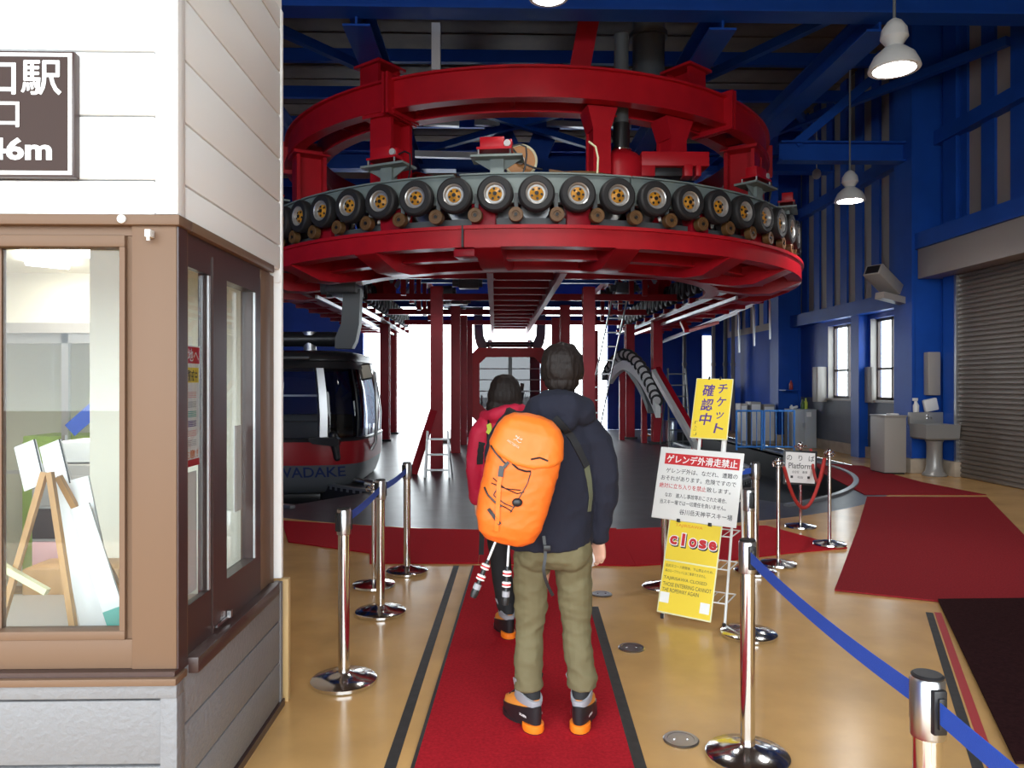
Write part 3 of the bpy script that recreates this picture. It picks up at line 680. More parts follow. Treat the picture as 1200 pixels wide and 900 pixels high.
# lower ring: outer channel, middle and inner rings, radial brackets
g = G(); sweep(g, rect(4.98, 5.05, 3.37, 3.645)); sweep(g, rect(4.86, 4.98, 3.60, 3.64)); sweep(g, rect(4.82, 4.98, 3.37, 3.40)); g.build('lower_outer_ring', 'red', tm)
g = G(); sweep(g, [(5.05, 3.60), (5.085, 3.60), (5.085, 3.645), (5.05, 3.645)]); g.build('lower_ring_lip', 'red', tm)
g = G(); sweep(g, rect(4.30, 4.36, 3.33, 3.55)); sweep(g, rect(4.24, 4.42, 3.31, 3.335)); g.build('lower_middle_ring', 'red', tm)
g = G(); sweep(g, rect(3.50, 3.58, 3.30, 3.56), back=False); sweep(g, rect(3.42, 3.66, 3.28, 3.305), back=False); g.build('lower_inner_ring', 'red', tm)
for a in (-85, -67, -48, -28, -8, 13, 34, 52, 70, 86):
    g = G(); g.X = polX(a); wd = .17
    # tapered radial box: deep at the rim, sloping up inward
    pts = [(-5.04, 3.36), (-4.55, 3.18), (-4.20, 3.18), (-3.5, 3.30), (-3.5, 3.42), (-5.04, 3.50)]
    g.rings([[Vector((sx, y, z)) for y, z in pts] for sx in (-wd, wd)]); g.build('radial_bracket', 'red', tm)
for sgn in (-1, 1):
    for k in range(9):
        y = CY + .9 + 1.15 * k; x0, x1 = CX + sgn * 3.45, CX + sgn * 5.02
        g = G(); g.box(min(x0, x1), y - .06, 3.29, max(x0, x1), y + .06, 3.40); g.build('track_tie', 'red_dk', tm)
    g = G(); x = CX + sgn * 3.62
    g.box(x - .04, CY - 1.2, 3.30, x + .04, YB, 3.37).box(x - .10, CY - 1.2, 3.285, x + .10, YB, 3.30); g.build('running_rail', 'steel', tm)
    g = G(); x = CX + sgn * 4.05; g.box(x - .05, CY - 1.2, 3.22, x + .05, YB, 3.30); g.build('guide_rail', 'red_dk', tm)
    g = G(); x = CX + sgn * 3.85; g.box(x - .02, CY - 1, 3.16, x + .02, YB, 3.22); g.build('power_rail', 'steel', tm)
# grey-green beam that carries the tyres, in segments
segs = [(-90, -46), (-45.4, -13.6), (-12.6, 14.2), (14.5, 46), (46.4, 90)]
for a0, a1 in segs:
    g = G(); sweep(g, rect(4.74, 4.86, 3.98, 4.36), a0, a1, False, 20); sweep(g, rect(4.66, 4.90, 4.345, 4.365), a0, a1, False, 20); g.build('tyre_beam', 'greygreen', tm)
for sgn in (-1, 1):
    x = CX + sgn * 3.60; g = G(); g.box(x - .05, CY - .6, 3.5, x + .05, YB, 3.95); g.build('straight_tyre_beam', 'greymachine', tm)
    for k in range(12): g = G(); g.bar((CX + sgn * 2.8, CY - .6 + .85 * k, 3.75), (CX + sgn * 2.65, CY - .3 + .85 * k, 4.15), .05, .09); g.build('tie_rod', 'alu', tm)
    g = G(); g.box(min(CX + sgn * 2.4, CX + sgn * 2.52), CY - .5, 4.3, max(CX + sgn * 2.4, CX + sgn * 2.52), YB, 4.45)
    for k in range(7): g.box(CX + sgn * 2.46 - .05, CY + .5 + 1.5 * k, 3.4, CX + sgn * 2.46 + .05, CY + .62 + 1.5 * k, 4.35)
    g.build('upper_side_frame', 'red_dk', tm)
# drive tyres
def tyre_proto():
    g = G(); R, wd = .238, .075
    g.lathe([(.135, -wd * .7), (.15, -wd), (R * .88, -wd), (R * .97, -wd * .75), (R, -wd * .35), (R, wd * .35), (R * .97, wd * .75), (R * .88, wd), (.15, wd), (.135, wd * .7), (.135, 0)], 40)
    t = g.build('drive_tyre', 'rubber')
    g = G(); g.lathe([(.115, .02), (.128, .062), (.142, .07), (.144, .05), (.14, -.06), (.118, -.05), (.112, .0)], 36); g.lathe([(0, .0), (.12, .01), (.12, .022), (0, .02)], 36)
    r = g.build('wheel_rim', 'rim', t)
    g = G(); g.lathe([(0, .05), (.03, .052), (.04, .046), (.088, .03), (.092, .022), (.088, .0), (0, .0)], 28)
    h = g.build('wheel_hub', 'yellowhub', t)
    g = G()
    for k in range(5):
        c, s_ = math.cos(2 * PI * k / 5), math.sin(2 * PI * k / 5); g.cyl((.066 * c, .066 * s_, .03), (.066 * c, .066 * s_, .043), .0165, n=10)
    g.cyl((0, 0, .048), (0, 0, .062), .026, n=12); g.cyl((0, 0, .062), (0, 0, .072), .012, n=8)
    b = g.build('lug_bolts', 'black', t)
    return t
ty = tyre_proto(); ty_kids = list(ty.children); used = [False]
def put(o, mtx, parent):                              # copy of a part and its sub-parts under the machine
    c = o.copy(); COL.objects.link(c); c.parent = parent; c.matrix_basis = wm(parent).inverted() @ mtx
    for q in o.children: d = q.copy(); COL.objects.link(d); d.parent = c
    return c
random.seed(5)
for k in range(-14, 15):
    a = -.75 + 6.17 * k
    X = frame(pol(4.97, a, 4.06), (math.cos(rad(a)), math.sin(rad(a)), 0), (0, 0, 1), (math.sin(rad(a)), -math.cos(rad(a)), 0)) @ Matrix.Rotation(random.uniform(0, 2), 4, 'Z')
    put(ty, X, tm)
for sgn in (-1, 1):
    for k in range(20):
        X = frame((CX + sgn * 3.42, CY - .4 + .495 * k, 3.63), (0, sgn, 0), (0, 0, 1), (sgn, 0, 0)) @ Matrix.Rotation(k * .7, 4, 'Z')
        c = ty.copy(); COL.objects.link(c); c.parent = tm; c.matrix_basis = wm(tm).inverted() @ X
for q in ty_kids + [ty]: bpy.data.objects.remove(q, do_unlink=True)
# small guide rollers and silver pulleys below
g = G(); g.X = Matrix.Rotation(0, 4, 'X')
g.lathe([(0, -.05), (.09, -.05), (.096, -.045), (.096, .045), (.09, .05), (.05, .05), (.046, .038), (0, .038)], 28)
g.mi = 1; g.lathe([(0, .045), (.022, .04), (.022, .056), (0, .058)], 16)
ro = g.build('guide_roller', ['brownroll', 'black'])
g = G(); g.lathe([(.03, -.03), (.19, -.03), (.205, -.05), (.205, -.03), (.17, .0), (.205, .03), (.205, .05), (.19, .03), (.03, .03)], 32); pu = g.build('belt_pulley', 'steel')
for k in range(-13, 14):
    a = -.75 + 6.17 * (k + .5)
    X = frame(pol(4.93, a, 3.80), (math.cos(rad(a)), math.sin(rad(a)), 0), (0, 0, 1), (math.sin(rad(a)), -math.cos(rad(a)), 0))
    put(ro, X, tm)
    a = -.75 + 6.17 * k
    X = frame(pol(4.60, a, 3.96), (math.cos(rad(a)), math.sin(rad(a)), 0), (0, 0, 1), (math.sin(rad(a)), -math.cos(rad(a)), 0))
    put(pu, X, tm)
for q in (ro, pu): bpy.data.objects.remove(q, do_unlink=True)
g = G()
for k in range(-13, 14):
    a = -.75 + 6.17 * (k + .5); g.bar(pol(4.86, a, 3.8), pol(4.86, a, 4.1), .05, .04, (0, 1, 0))
g.build('roller_arm_row', 'greymachine', tm)
g = G()                                               # dark undercarriage between the tyres and the lower ring
sweep(g, rect(4.45, 4.75, 3.62, 3.80), -88, 88, False); g.build('undercarriage', 'greymachine', tm)
for a in (-62, -40, -25, -9, 6, 28, 44, 62):
    g = G(); g.X = polX(a); g.box(-.16, -4.82, 3.55, .16, -4.62, 4.0, .01); g.build('beam_foot', 'red_dk', tm)
# grey T brackets with red control boxes
for a in (-62, -25.5, -6.8, 44, 66, 84):
    g = G(); g.X = polX(a); g.box(-.09, -4.86, 4.36, .09, -4.72, 4.56).box(-.34, -4.98, 4.555, .34, -4.62, 4.585)
    g.rings([[Vector((x, -4.80 + dy, z)) for x, z in ((-.32, 4.56), (.32, 4.56), (.09, 4.42), (-.09, 4.42))] for dy in (-.01, .01)])
    b = g.build('bracket', 'greygreen', tm)
    g = G(); g.X = polX(a); g.box(-.26, -4.95, 4.66, .2, -4.68, 4.69).box(-.22, -4.92, 4.69, .1, -4.74, 4.83, .008).box(.12, -4.9, 4.69, .2, -4.74, 4.80, .008); g.build('control_box', 'red', tm)
    g = G(); g.X = polX(a)
    for x in (-.24, .18):
        for y in (-4.93, -4.70): g.cyl((x, y, 4.585), (x, y, 4.66), .014, n=8)
    g.build('control_box_legs', 'steel', b)
    g = G(); g.X = polX(a); g.cyl((.14, -4.93, 4.74), (.14, -4.90, 4.74), .045, n=16); g.build('indicator_lamp', 'lampwhite', b)
    g = G(); g.X = polX(a); g.tube([(.2, -4.85, 4.72), (.3, -4.86, 4.74), (.38, -4.86, 4.70), (.39, -4.86, 4.60), (.37, -4.84, 4.45), (.34, -4.83, 4.37)], .012, 6); g.build('cable', 'black', b)
# upper ring
def full(g, prof, n=96):
    return g.rings([[Vector((CX + r * math.sin(2 * PI * k / n), CY - r * math.cos(2 * PI * k / n), z)) for r, z in prof] for k in range(n)], loop=True)
g = G(); full(g, rect(4.42, 4.47, 5.50, 5.93)); full(g, rect(4.34, 4.53, 5.905, 5.935)); full(g, rect(4.34, 4.53, 5.49, 5.515)); g.build('upper_outer_ring', 'red', tm)
g = G(); full(g, rect(3.92, 3.97, 5.47, 5.9)); full(g, rect(3.84, 4.05, 5.46, 5.485)); g.build('upper_inner_ring', 'red', tm)
for k in range(18):
    g = G(); g.X = polX(-5 + 20 * k); g.box(-.03, -4.43, 5.56, .03, -3.96, 5.68); g.build('ring_stiffener', 'red', tm)
for a in (-78, -28, 40, 78):                           # flanged joints
    g = G(); g.X = polX(a); g.box(-.04, -4.62, 5.42, .0, -3.9, 6.0).box(.03, -4.62, 5.42, .07, -3.9, 6.0); g.build('ring_flange', 'red', tm)
for a in (-97, -64, -30.5, 57, 64, 90, 130, 180, 230):
    g = G(); g.X = polX(a); wd = .19
    g.box(-wd, -4.44, 3.6, wd, -4.38, 5.5).box(-wd, -4.0, 3.6, wd, -3.94, 5.5).box(-.03, -4.38, 3.6, .03, -4.0, 5.5)
    g.box(-wd - .1, -4.5, 5.44, wd + .1, -3.9, 5.5); g.build('ring_leg', 'red', tm)
for a, zt in ((-38.5, 6.5), (-141.5, 6.5), (38.5, 6.5), (141.5, 6.5)):
    g = G(); g.X = polX(a); g.box(-.2, -4.06, 5.5, .2, -4.01, zt).box(-.2, -3.65, 5.5, .2, -3.6, zt).box(-.03, -4.01, 5.5, .03, -3.65, zt).box(-.28, -4.12, zt - .04, .28, -3.55, zt); g.build('ceiling_hanger', 'red', tm)
# bearing assembly hung from the ring, right of the centre
def colm(a, r, z0, z1, wd, top):
    g = G(); g.X = polX(a); y = -r
    g.box(-wd, y - .16, z0, wd, y - .12, z1).box(-wd, y + .12, z0, wd, y + .16, z1).box(-wd * .8, y - .12, z0, wd * .8, y + .12, z1)
    g.rings([[Vector((-top, y - .18, z1)), Vector((top, y - .18, z1)), Vector((top, y + .18, z1)), Vector((-top, y + .18, z1))], [Vector((-wd, y - .16, z1 - .3)), Vector((wd, y - .16, z1 - .3)), Vector((wd, y + .16, z1 - .3)), Vector((-wd, y + .16, z1 - .3))]])
    g.build('bearing_column', 'red', tm)
colm(12.0, 4.15, 4.55, 5.48, .13, .22); colm(29.0, 4.15, 4.72, 5.48, .15, .26)
d0 = 10.75
def bx(u0, v0, u1, v1, d, th, name, m, bev=.01):
    a, b = P(u0, v1, d), P(u1, v0, d); g = G(); g.box(a.x, a.y, a.z, b.x, a.y + th, b.z, bev); return g.build(name, m, tm)
bx(692, 184, 722, 197, 10.6, .3, 'bearing_arm', 'red'); bx(738, 188, 768, 206, 10.6, .3, 'bearing_arm', 'red')
bx(752, 177, 832, 194, 10.6, .35, 'bearing_beam', 'red'); bx(802, 192, 812, 206, 10.6, .25, 'bearing_beam_foot', 'red'); bx(816, 192, 822, 206, 10.6, .25, 'bearing_beam_foot', 'red')
bx(755, 196, 800, 206, 10.7, .3, 'gear_cover', 'black')
c = P(728, 210, 10.8); g = G(); g.lathe([(0, -.1), (.33, -.1), (.33, .15), (.31, .26), (.24, .34), (.16, .38), (.14, .40), (0, .40)], 36, c); g.build('bearing_dome', 'red', tm)
g = G(); g.cyl(c + Vector((0, 0, .40)), c + Vector((0, 0, .80)), .12, n=24); g.build('bearing_shaft', 'black', tm)
g = G(); g.cyl(c + Vector((0, 0, .40)), c + Vector((0, 0, .42)), .15, n=24); g.build('shaft_collar', 'chrome', tm)
g = G(); g.cyl(c + Vector((0, 0, .80)), c + Vector((0, 0, 2.1)), .105, n=24); g.cyl(c + Vector((0, 0, 1.5)), c + Vector((0, 0, 1.56)), .15, n=24); g.build('shaft_housing', 'greymachine', tm)
g = G(); p = P(760, 60, 12.2); g.cyl(p - Vector((0, 0, .7)), p + Vector((0, 0, .75)), .26, n=28); g.cyl(p - Vector((0, 0, .75)), p - Vector((0, 0, .65)), .33, n=28); g.cyl(p + Vector((0, 0, .2)), p + Vector((0, 0, .28)), .31, n=28); g.build('gear_motor', 'greymachine', tm)
g = G(); p = P(686, 60, 11.2); g.ibeam(p + Vector((-.15, 0, -.6)), p + Vector((.1, 0, .75)), .3, .35, .04, (0, 1, 0)); g.build('motor_mount', 'red', tm)
# flywheel with amber face
p = P(610, 189, 10.35); g = G(); g.X = frame(p, (1, 0, 0), (0, 0, 1), (0, -1, 0))
g.lathe([(0, -.04), (.2, -.04), (.22, -.03), (.22, .02), (.205, .02), (.0, .005)], 40); fw = g.build('flywheel', 'orangewheel', tm)
g = G(); g.X = frame(p, (1, 0, 0), (0, 0, 1), (0, -1, 0)); g.lathe([(.205, -.045), (.235, -.045), (.235, .03), (.205, .03), (.205, -.04)], 40); g.build('flywheel_rim', 'cream', fw)
g = G(); g.X = frame(p, (1, 0, 0), (0, 0, 1), (0, -1, 0)); g.cyl((0, 0, 0), (0, 0, .06), .055, n=20); g.build('flywheel_boss', 'white', fw)
g = G(); g.tube([p + Vector((-.3, -.07, .14)), p + Vector((-.12, -.08, .16)), p + Vector((.05, -.09, -.06)), p + Vector((.2, -.09, -.12)), p + Vector((.3, -.06, -.13))], .014, 6); g.build('flywheel_cable', 'black', fw)
# heap of cable on the beam, junction stub
g = G()
for j in range(3): g.tube([pol(4.72 - .03 * j, a, 4.385 + .03 * j + .015 * math.sin(a)) for a in (1.5, 4, 6.5, 9, 11)], .013, 6)
g.build('cable_run', 'brownroll', tm)
g = G(); g.tube([P(700, 203, 9.8), P(701, 185, 9.8), P(698, 172, 9.85), P(690, 166, 9.9)], .014, 6); g.build('cable_whip', 'pale', tm)
# bull wheel lying inside the ring
g = G(); cw = Vector((CX, CY + .6, 4.95)); g.X = Matrix.Translation(cw)
g.lathe([(2.35, -.10), (2.5, -.12), (2.5, -.05), (2.42, 0), (2.5, .05), (2.5, .12), (2.35, .10), (2.3, 0), (2.35, -.1)], 64)
for k in range(8): g.bar((0, 0, 0), (2.36 * math.cos(PI * k / 4), 2.36 * math.sin(PI * k / 4), 0), .16, .14)
g.lathe([(0, -.3), (.4, -.3), (.4, .3), (0, .3)], 28); g.build('bull_wheel', 'red_dk', tm)
# central track hanging from front to back
for x in (CX - .68, CX + .46):
    g = G(); g.box(x - .05, 11.4, 3.30, x + .05, YB, 3.36).box(x - .02, 11.4, 3.36, x + .02, YB, 3.52).box(x - .05, 11.4, 3.52, x + .05, YB, 3.56); g.build('centre_rail', 'red_dk', tm)
for k in range(13): g = G(); g.box(CX - .65, 11.9 + 1.05 * k, 3.42, CX + .42, 12.02 + 1.05 * k, 3.55); g.build('centre_tie', 'red_dk', tm)
g = G(); g.box(CX - .66, 11.5, 3.565, CX + .44, YB, 3.60); g.build('centre_walkway', 'red_dk', tm)
for sgn in (-1, 1):
    for k in range(4):
        y = 12.8 + 3.3 * k; x0, x1 = CX + sgn * .6, CX + sgn * 3.5
        g = G(); g.bar((x0, y, 3.48), (x1, y, 3.48), .1, .14); g.build('cross_girder', 'red_dk', tm)
# posts that carry it
def post(x, y, w_=.22, zt=3.4, foot=True):
    g = G(); g.ibeam((x, y, .0), (x, y, zt), w_, w_, .03, (0, 1, 0)); o = g.build('post', 'red_dk', tm)
    if foot: q = G(); q.box(x - .2, y - .2, 0, x + .2, y + .2, .05); q.build('post_foot', 'black', o)
for x, y in ((-1.08, 13.8), (-.92, 17.3), (-.85, 19.6), (-.8, 22.5), (1.74, 13.8), (1.6, 17.0), (1.65, 20.2)): post(x, y, foot=False)
for x, y in ((4.35, 19.9), (3.95, 21.75), (3.25, 24.4), (-3.3, 24.0), (-3.1, 21.0)): post(x, y, .26, 3.35)
g = G(); g.bar((-1.08, 13.8, 1.3), (-1.45, 13.2, 0), .14, .05, (0, 1, 0)); g.build('post_brace', 'red_dk', tm)
g = G(); g.bar(P(840, 378, 15.5), P(805, 388, 14.5), .1, .06); g.bar(P(805, 388, 14.5), P(800, 378, 15), .1, .06); g.build('switch_arm', 'red', tm)
for k, (y, z) in enumerate(((16.5, 4.15), (19.0, 4.3), (21.5, 3.95), (23.5, 4.35), (24.8, 3.75))):
    g = G(); g.ibeam((CX - 4.6, y, z), (CX + 4.2, y, z), .16, .24); g.build('rear_cross_beam', 'blue', tm)
random.seed(9)
for k in range(10):
    x, y, z = random.choice((-2.0, -1.4, 1.6, 2.2)) + CX + random.uniform(-.3, .3), 15.5 + .9 * k, random.uniform(3.7, 4.0)
    g = G(); g.box(x - .22, y - .15, z, x + .22, y + .15, z + .24, .02); g.cyl((x - .36, y, z + .12), (x + .3, y, z + .12), .08, n=14); g.build('belt_motor', 'greymachine', tm)
g = G(); g.X = polX(-11.6); g.box(-.012, -5.088, 3.37, .012, -5.02, 3.65); g.build('ring_seam', 'black', tm)
for a in (-11.6,):
    g = G(); g.X = polX(a); g.box(-.14, -5.0, 3.26, .14, -4.7, 3.36, .01); g.build('seam_plate', 'red_dk', tm)
# ------------------------------------------------------------------ gondola cabins
def sup(a, rx, ry, p): 
    c, s_ = math.cos(a), math.sin(a)
    return rx * math.copysign(abs(c) ** p, c), ry * math.copysign(abs(s_) ** p, s_)
def sshell(g, c, secs, p=.42, n=72, a0=None, a1=None, caps=True):
    """stacked rounded-rectangle outlines; secs: (z, rx, ry). a0..a1 cuts a slice of the wall"""
    rs = []
    for z, rx, ry in secs:
        A = [2 * PI * k / n for k in range(n)] if a0 is None else [a0 + (a1 - a0) * k / n for k in range(n + 1)]
        rs.append([Vector((c[0] + sup(a, rx, ry, p)[0], c[1] + sup(a, rx, ry, p)[1], z)) for a in A])
    if a0 is None: return g.rings(rs, caps)
    R = [[g.v(q) for q in r] for r in rs]
    for i in range(len(R) - 1):
        for k in range(n): g.f([R[i][k], R[i][k + 1], R[i + 1][k + 1], R[i + 1][k]])
    return g
cc = Vector((-3.86, 13.02, 0)); RX, RY = 1.78, 1.52
cb = thing('gondola_cabin', 'grey gondola cabin with red band and smoked windows at the left trough', 'gondola', (cc.x, cc.y, -.14))
def k_(z, s): return (z, RX * s, RY * s)
g = G(); sshell(g, cc, [k_(-.14, .80), k_(-.10, .87), k_(.05, .94), k_(.20, .97), k_(.34, .985)]); lw = g.build('lower_shell', 'cabgrey', cb)
g = G(); sshell(g, cc, [k_(.34, .99), k_(.50, 1.0), k_(.70, 1.0)]); g.build('red_band', 'cabred', cb)
g = G(); sshell(g, cc, [k_(.70, 1.0), k_(.74, 1.005), k_(.76, .99)]); sshell(g, cc, [k_(1.84, .925), k_(1.86, .93), k_(1.95, .915), k_(1.97, .90)]); g.build('window_band_frame', 'cabblack', cb)
g = G(); sshell(g, cc, [k_(1.97, .905), k_(2.04, .90), k_(2.10, .875), k_(2.13, .82), k_(2.14, .3)]); rf = g.build('roof', 'cabblack', cb)
g = G(); g.box(cc.x - 1.2, cc.y - RY * .95 - .01, 1.985, cc.x + .98, cc.y - RY * .9, 2.03, .01); g.build('roof_vent', 'greymachine', rf)
gl = [(.76, RX * .985, RY * .985), (1.1, RX * .99, RY * .985), (1.5, RX * .965, RY * .965), (1.85, RX * .922, RY * .925)]
cuts = [(-145, -118), (-116, -69.2), (-63.4, -30), (-28, 8), (12, 60), (64, 116), (120, 170), (172, 212)]
for i, (a, b) in enumerate(cuts):
    q = G(); sshell(q, cc, gl, n=24, a0=rad(a), a1=rad(b)); q.build('window_pane', 'glass_black' if i in (2, 3) else 'glass_dark', cb, fix=False)
def mull(a, m, wd=2.2):
    q = G(); rs = []
    for s0 in (.965, 1.008):
        pass
    A, Bq = rad(a - wd), rad(a + wd)
    for z, rx, ry in gl[:]:
        pts = []
        for ang, s0 in ((A, .96), (A, 1.006), (Bq, 1.006), (Bq, .96)):
            x, y = sup(ang, rx * s0, ry * s0, .42); pts.append(Vector((cc.x + x, cc.y + y, z)))
        rs.append(pts)
    q.rings(rs); return q.build('pillar', m, cb)
for a, m, wd in ((-117, 'cabblack', 1.5), (-66.3, 'alu', 2.8), (-29, 'cabblack', 1.2), (10, 'cabblack', 1.8), (62, 'cabgrey', 1.8), (118, 'cabgrey', 1.8), (171, 'cabgrey', 1.8), (-147, 'cabblack', 2)): mull(a, m, wd)
q = G(); q.bar((cc.x - 1.6, cc.y - RY * .93, 1.42), (cc.x + 1.2, cc.y - RY * .93, 1.42), .02, .03); q.build('hand_rail', 'alu', cb)
for y in (-1, 1):
    q = G(); q.box(cc.x - 1.25, cc.y + y * 1.15 - .22, .3, cc.x + 1.25, cc.y + y * 1.15 + .22, .62, .04); q.box(cc.x - 1.25, cc.y + y * 1.34 - .04, .62, cc.x + 1.25, cc.y + y * 1.34 + .04, 1.02, .03); q.build('bench_seat', 'cabgrey', cb)
# door edge rail bulging at the cabin's right end, and buffers
q = G(); q.tube([(cc.x + RX * 1.0, cc.y - .55, z) for z in (.5,)] + [Vector((cc.x + RX * (1.03 + .03 * math.sin(PI * t)), cc.y - .5 - .1 * math.sin(PI * t), .5 + 1.3 * t)) for t in [k / 10 for k in range(1, 11)]], .03, 8); q.build('door_rail', 'alu', cb)
q = G(); pr = [(0, 0), (.42, .0), (.46, .03), (.46, .12), (.40, .14), (.06, .10), (0, .05)]
q.rings([[Vector((cc.x + 1.0 + x, y, .78 - z * 1.0)) for x, z in pr] for y in (cc.y - RY - .06, cc.y - RY + .1)]); q.limb([(cc.x + 1.34, cc.y - RY * .93, .80), (cc.x + 1.40, cc.y - RY * .92, .45)], [.075, .055]); q.build('door_buffer', 'cabblack', cb)
q = G(); q.box(cc.x - 1.0, cc.y - 1.2, -.30, cc.x + 1.1, cc.y + 1.2, -.13, .03); q.build('underframe', 'cabblack', cb)
q = G(); q.limb([(cc.x + 1.55, cc.y - 1.0, .06), (cc.x + 1.85, cc.y - 1.15, .02)], [.05, .04]); q.cyl((cc.x + 1.8, cc.y - 1.2, .02), (cc.x + 1.92, cc.y - 1.2, .0), .08); q.build('bumper_wheel', 'steel', cb)
XS = frame((cc.x, cc.y - RY * .945, .17), (1, 0, 0), (0, .10, .995), (0, -1, .1))
lt = lettering('lettering', [('TANIGAWADAKE', .53, .03, 1.95, .165)], 'navyink', XS, cb, .012, .3)
from mathutils.bvhtree import BVHTree
_m = wm(lw); _b = BVHTree.FromPolygons([_m @ v.co for v in lw.data.vertices], [p.vertices[:] for p in lw.data.polygons]); _i = wm(cb)
for v in lt.data.vertices:                             # wrap the letters onto the curved shell
    h = _b.ray_cast(_i @ v.co, Vector((0, 1, 0)))
    if h[0] is not None: v.co = _i.inverted() @ (h[0] - Vector((0, .008, 0)))
# roof tube, hanger arms
q = G(); q.cyl((cc.x - 1.5, cc.y - .35, 2.36), (cc.x + 1.35, cc.y - .35, 2.36), .125, n=20); q.build('roof_tube', 'cabblack', cb)
for x in (-.9, .72): q = G(); q.cyl((cc.x + x, cc.y - .35, 2.13), (cc.x + x, cc.y - .35, 2.46), .105, n=20); q.cyl((cc.x + x, cc.y - .35, 2.42), (cc.x + x, cc.y - .35, 2.48), .125, n=20); q.build('roof_mount', 'alu', cb)
def arm(x, s_, d=1, name='hanger_arm', par=cb, c0=cc, z0=2.2, H=1.0, y=-.35):
    q = G(); pr = [(0, 0), (.0, .18), (.10, .42), (.14, H), (.42, H), (.40, .40), (.34, .12), (.28, 0)]
    q.rings([[Vector((c0.x + x + s_ * a, c0.y + y + t, z0 + b)) for a, b in pr] for t in (-.13, .13)])
    return q.build(name, 'greymachine', par)
arm(1.17, 1); arm(-1.3, -1)
for s_ in (1, -1):
    q = G(); x = cc.x + (1.25 if s_ > 0 else -1.5); q.box(x - .2, cc.y - .7, 3.12, x + .3, cc.y + .1, 3.32, .03); q.cyl((x - .3, cc.y - .5, 3.22), (x - .2, cc.y - .5, 3.22), .12); q.cyl((x - .3, cc.y - .1, 3.22), (x - .2, cc.y - .1, 3.22), .12); q.build('cable_grip', 'greymachine', cb)

q = G(); q.X = Matrix.Translation((cc.x + 1.66, cc.y - .55, 1.80)) @ Matrix.Rotation(rad(-12), 4, 'Y') @ Matrix.Rotation(rad(50), 4, 'Z'); q.box(-.16, -.03, -.14, .16, .02, .14, .03); mr = q.build('mirror_case', 'cabblack', cb)
q = G(); q.X = Matrix.Translation((cc.x + 1.66, cc.y - .55, 1.80)) @ Matrix.Rotation(rad(-12), 4, 'Y') @ Matrix.Rotation(rad(50), 4, 'Z'); q.box(-.13, -.034, -.11, .13, -.03, .11, .001); q.build('mirror_face', 'creamwall', mr)
# red-framed cabin waiting on the central track, seen end on
c2 = Vector((.49, 24.2, .35)); wd = 1.24
cb2 = thing('gondola_cabin', 'red framed gondola cabin hanging on the central track behind the two people', 'gondola', c2)
zt = 2.78
def loop8(x, z0, z1, ch): return [(-x, z0 + ch), (-x + ch, z0), (x - ch, z0), (x, z0 + ch), (x, z1 - ch), (x - ch, z1), (-x + ch, z1), (-x, z1 - ch)]
o8, i8 = loop8(wd, .35, zt, .18), loop8(wd - .24, .75, zt - .30, .22)
q = G()
for (A, Bq, y0, y1) in ((o8, i8, c2.y, c2.y + .12),):
    R0 = [q.v((c2.x + x, y0, z)) for x, z in A]; R1 = [q.v((c2.x + x, y0, z)) for x, z in Bq]; R2 = [q.v((c2.x + x, y1, z)) for x, z in Bq]; R3 = [q.v((c2.x + x, y1, z)) for x, z in A]
    for k in range(8):
        j = (k + 1) % 8
        for S, T in ((R0, R1), (R1, R2), (R2, R3), (R3, R0)): q.f([S[k], S[j], T[j], T[k]])
q.build('end_frame', 'red', cb2)
q = G(); q.rings([[Vector((c2.x + x, y, z)) for x, z in loop8(wd - .02, .36, zt - .02, .18)] for y in (c2.y + .121, c2.y + 1.9)], caps=False); q.build('cabin_body', 'red_dk', cb2)
q = G(); q.box(c2.x - wd + .15, c2.y + 1.88, .45, c2.x + wd - .15, c2.y + 1.9, zt - .2); q.build('rear_wall', 'cabgrey', cb2)
q = G(); q.box(c2.x - wd + .2, c2.y + .05, .7, c2.x + wd - .2, c2.y + .06, zt - .28); q.build('window_pane', 'glass_dark', cb2)
q = G(); q.box(c2.x - .06, c2.y + .02, .7, c2.x + .06, c2.y + .10, zt - .28); q.build('mullion', 'cabblack', cb2)
for z in (1.35, 1.72, 2.08): q = G(); q.box(c2.x - wd + .2, c2.y + .03, z, c2.x + wd - .2, c2.y + .08, z + .035); q.build('glazing_bar', 'cabgrey', cb2)
q = G(); q.cyl((c2.x - .9, c2.y + .6, zt + .14), (c2.x + .9, c2.y + .6, zt + .14), .10, n=20); q.build('roof_tube', 'cabblack', cb2)
for x in (-.66, .66): q = G(); q.cyl((c2.x + x, c2.y + .6, zt - .02), (c2.x + x, c2.y + .6, zt + .30), .08, n=20); q.build('roof_mount', 'alu', cb2)
arm(.78, 1, par=cb2, c0=c2, z0=zt + .02, H=1.3, y=.6); arm(-.78, -1, par=cb2, c0=c2, z0=zt + .02, H=1.3, y=.6)
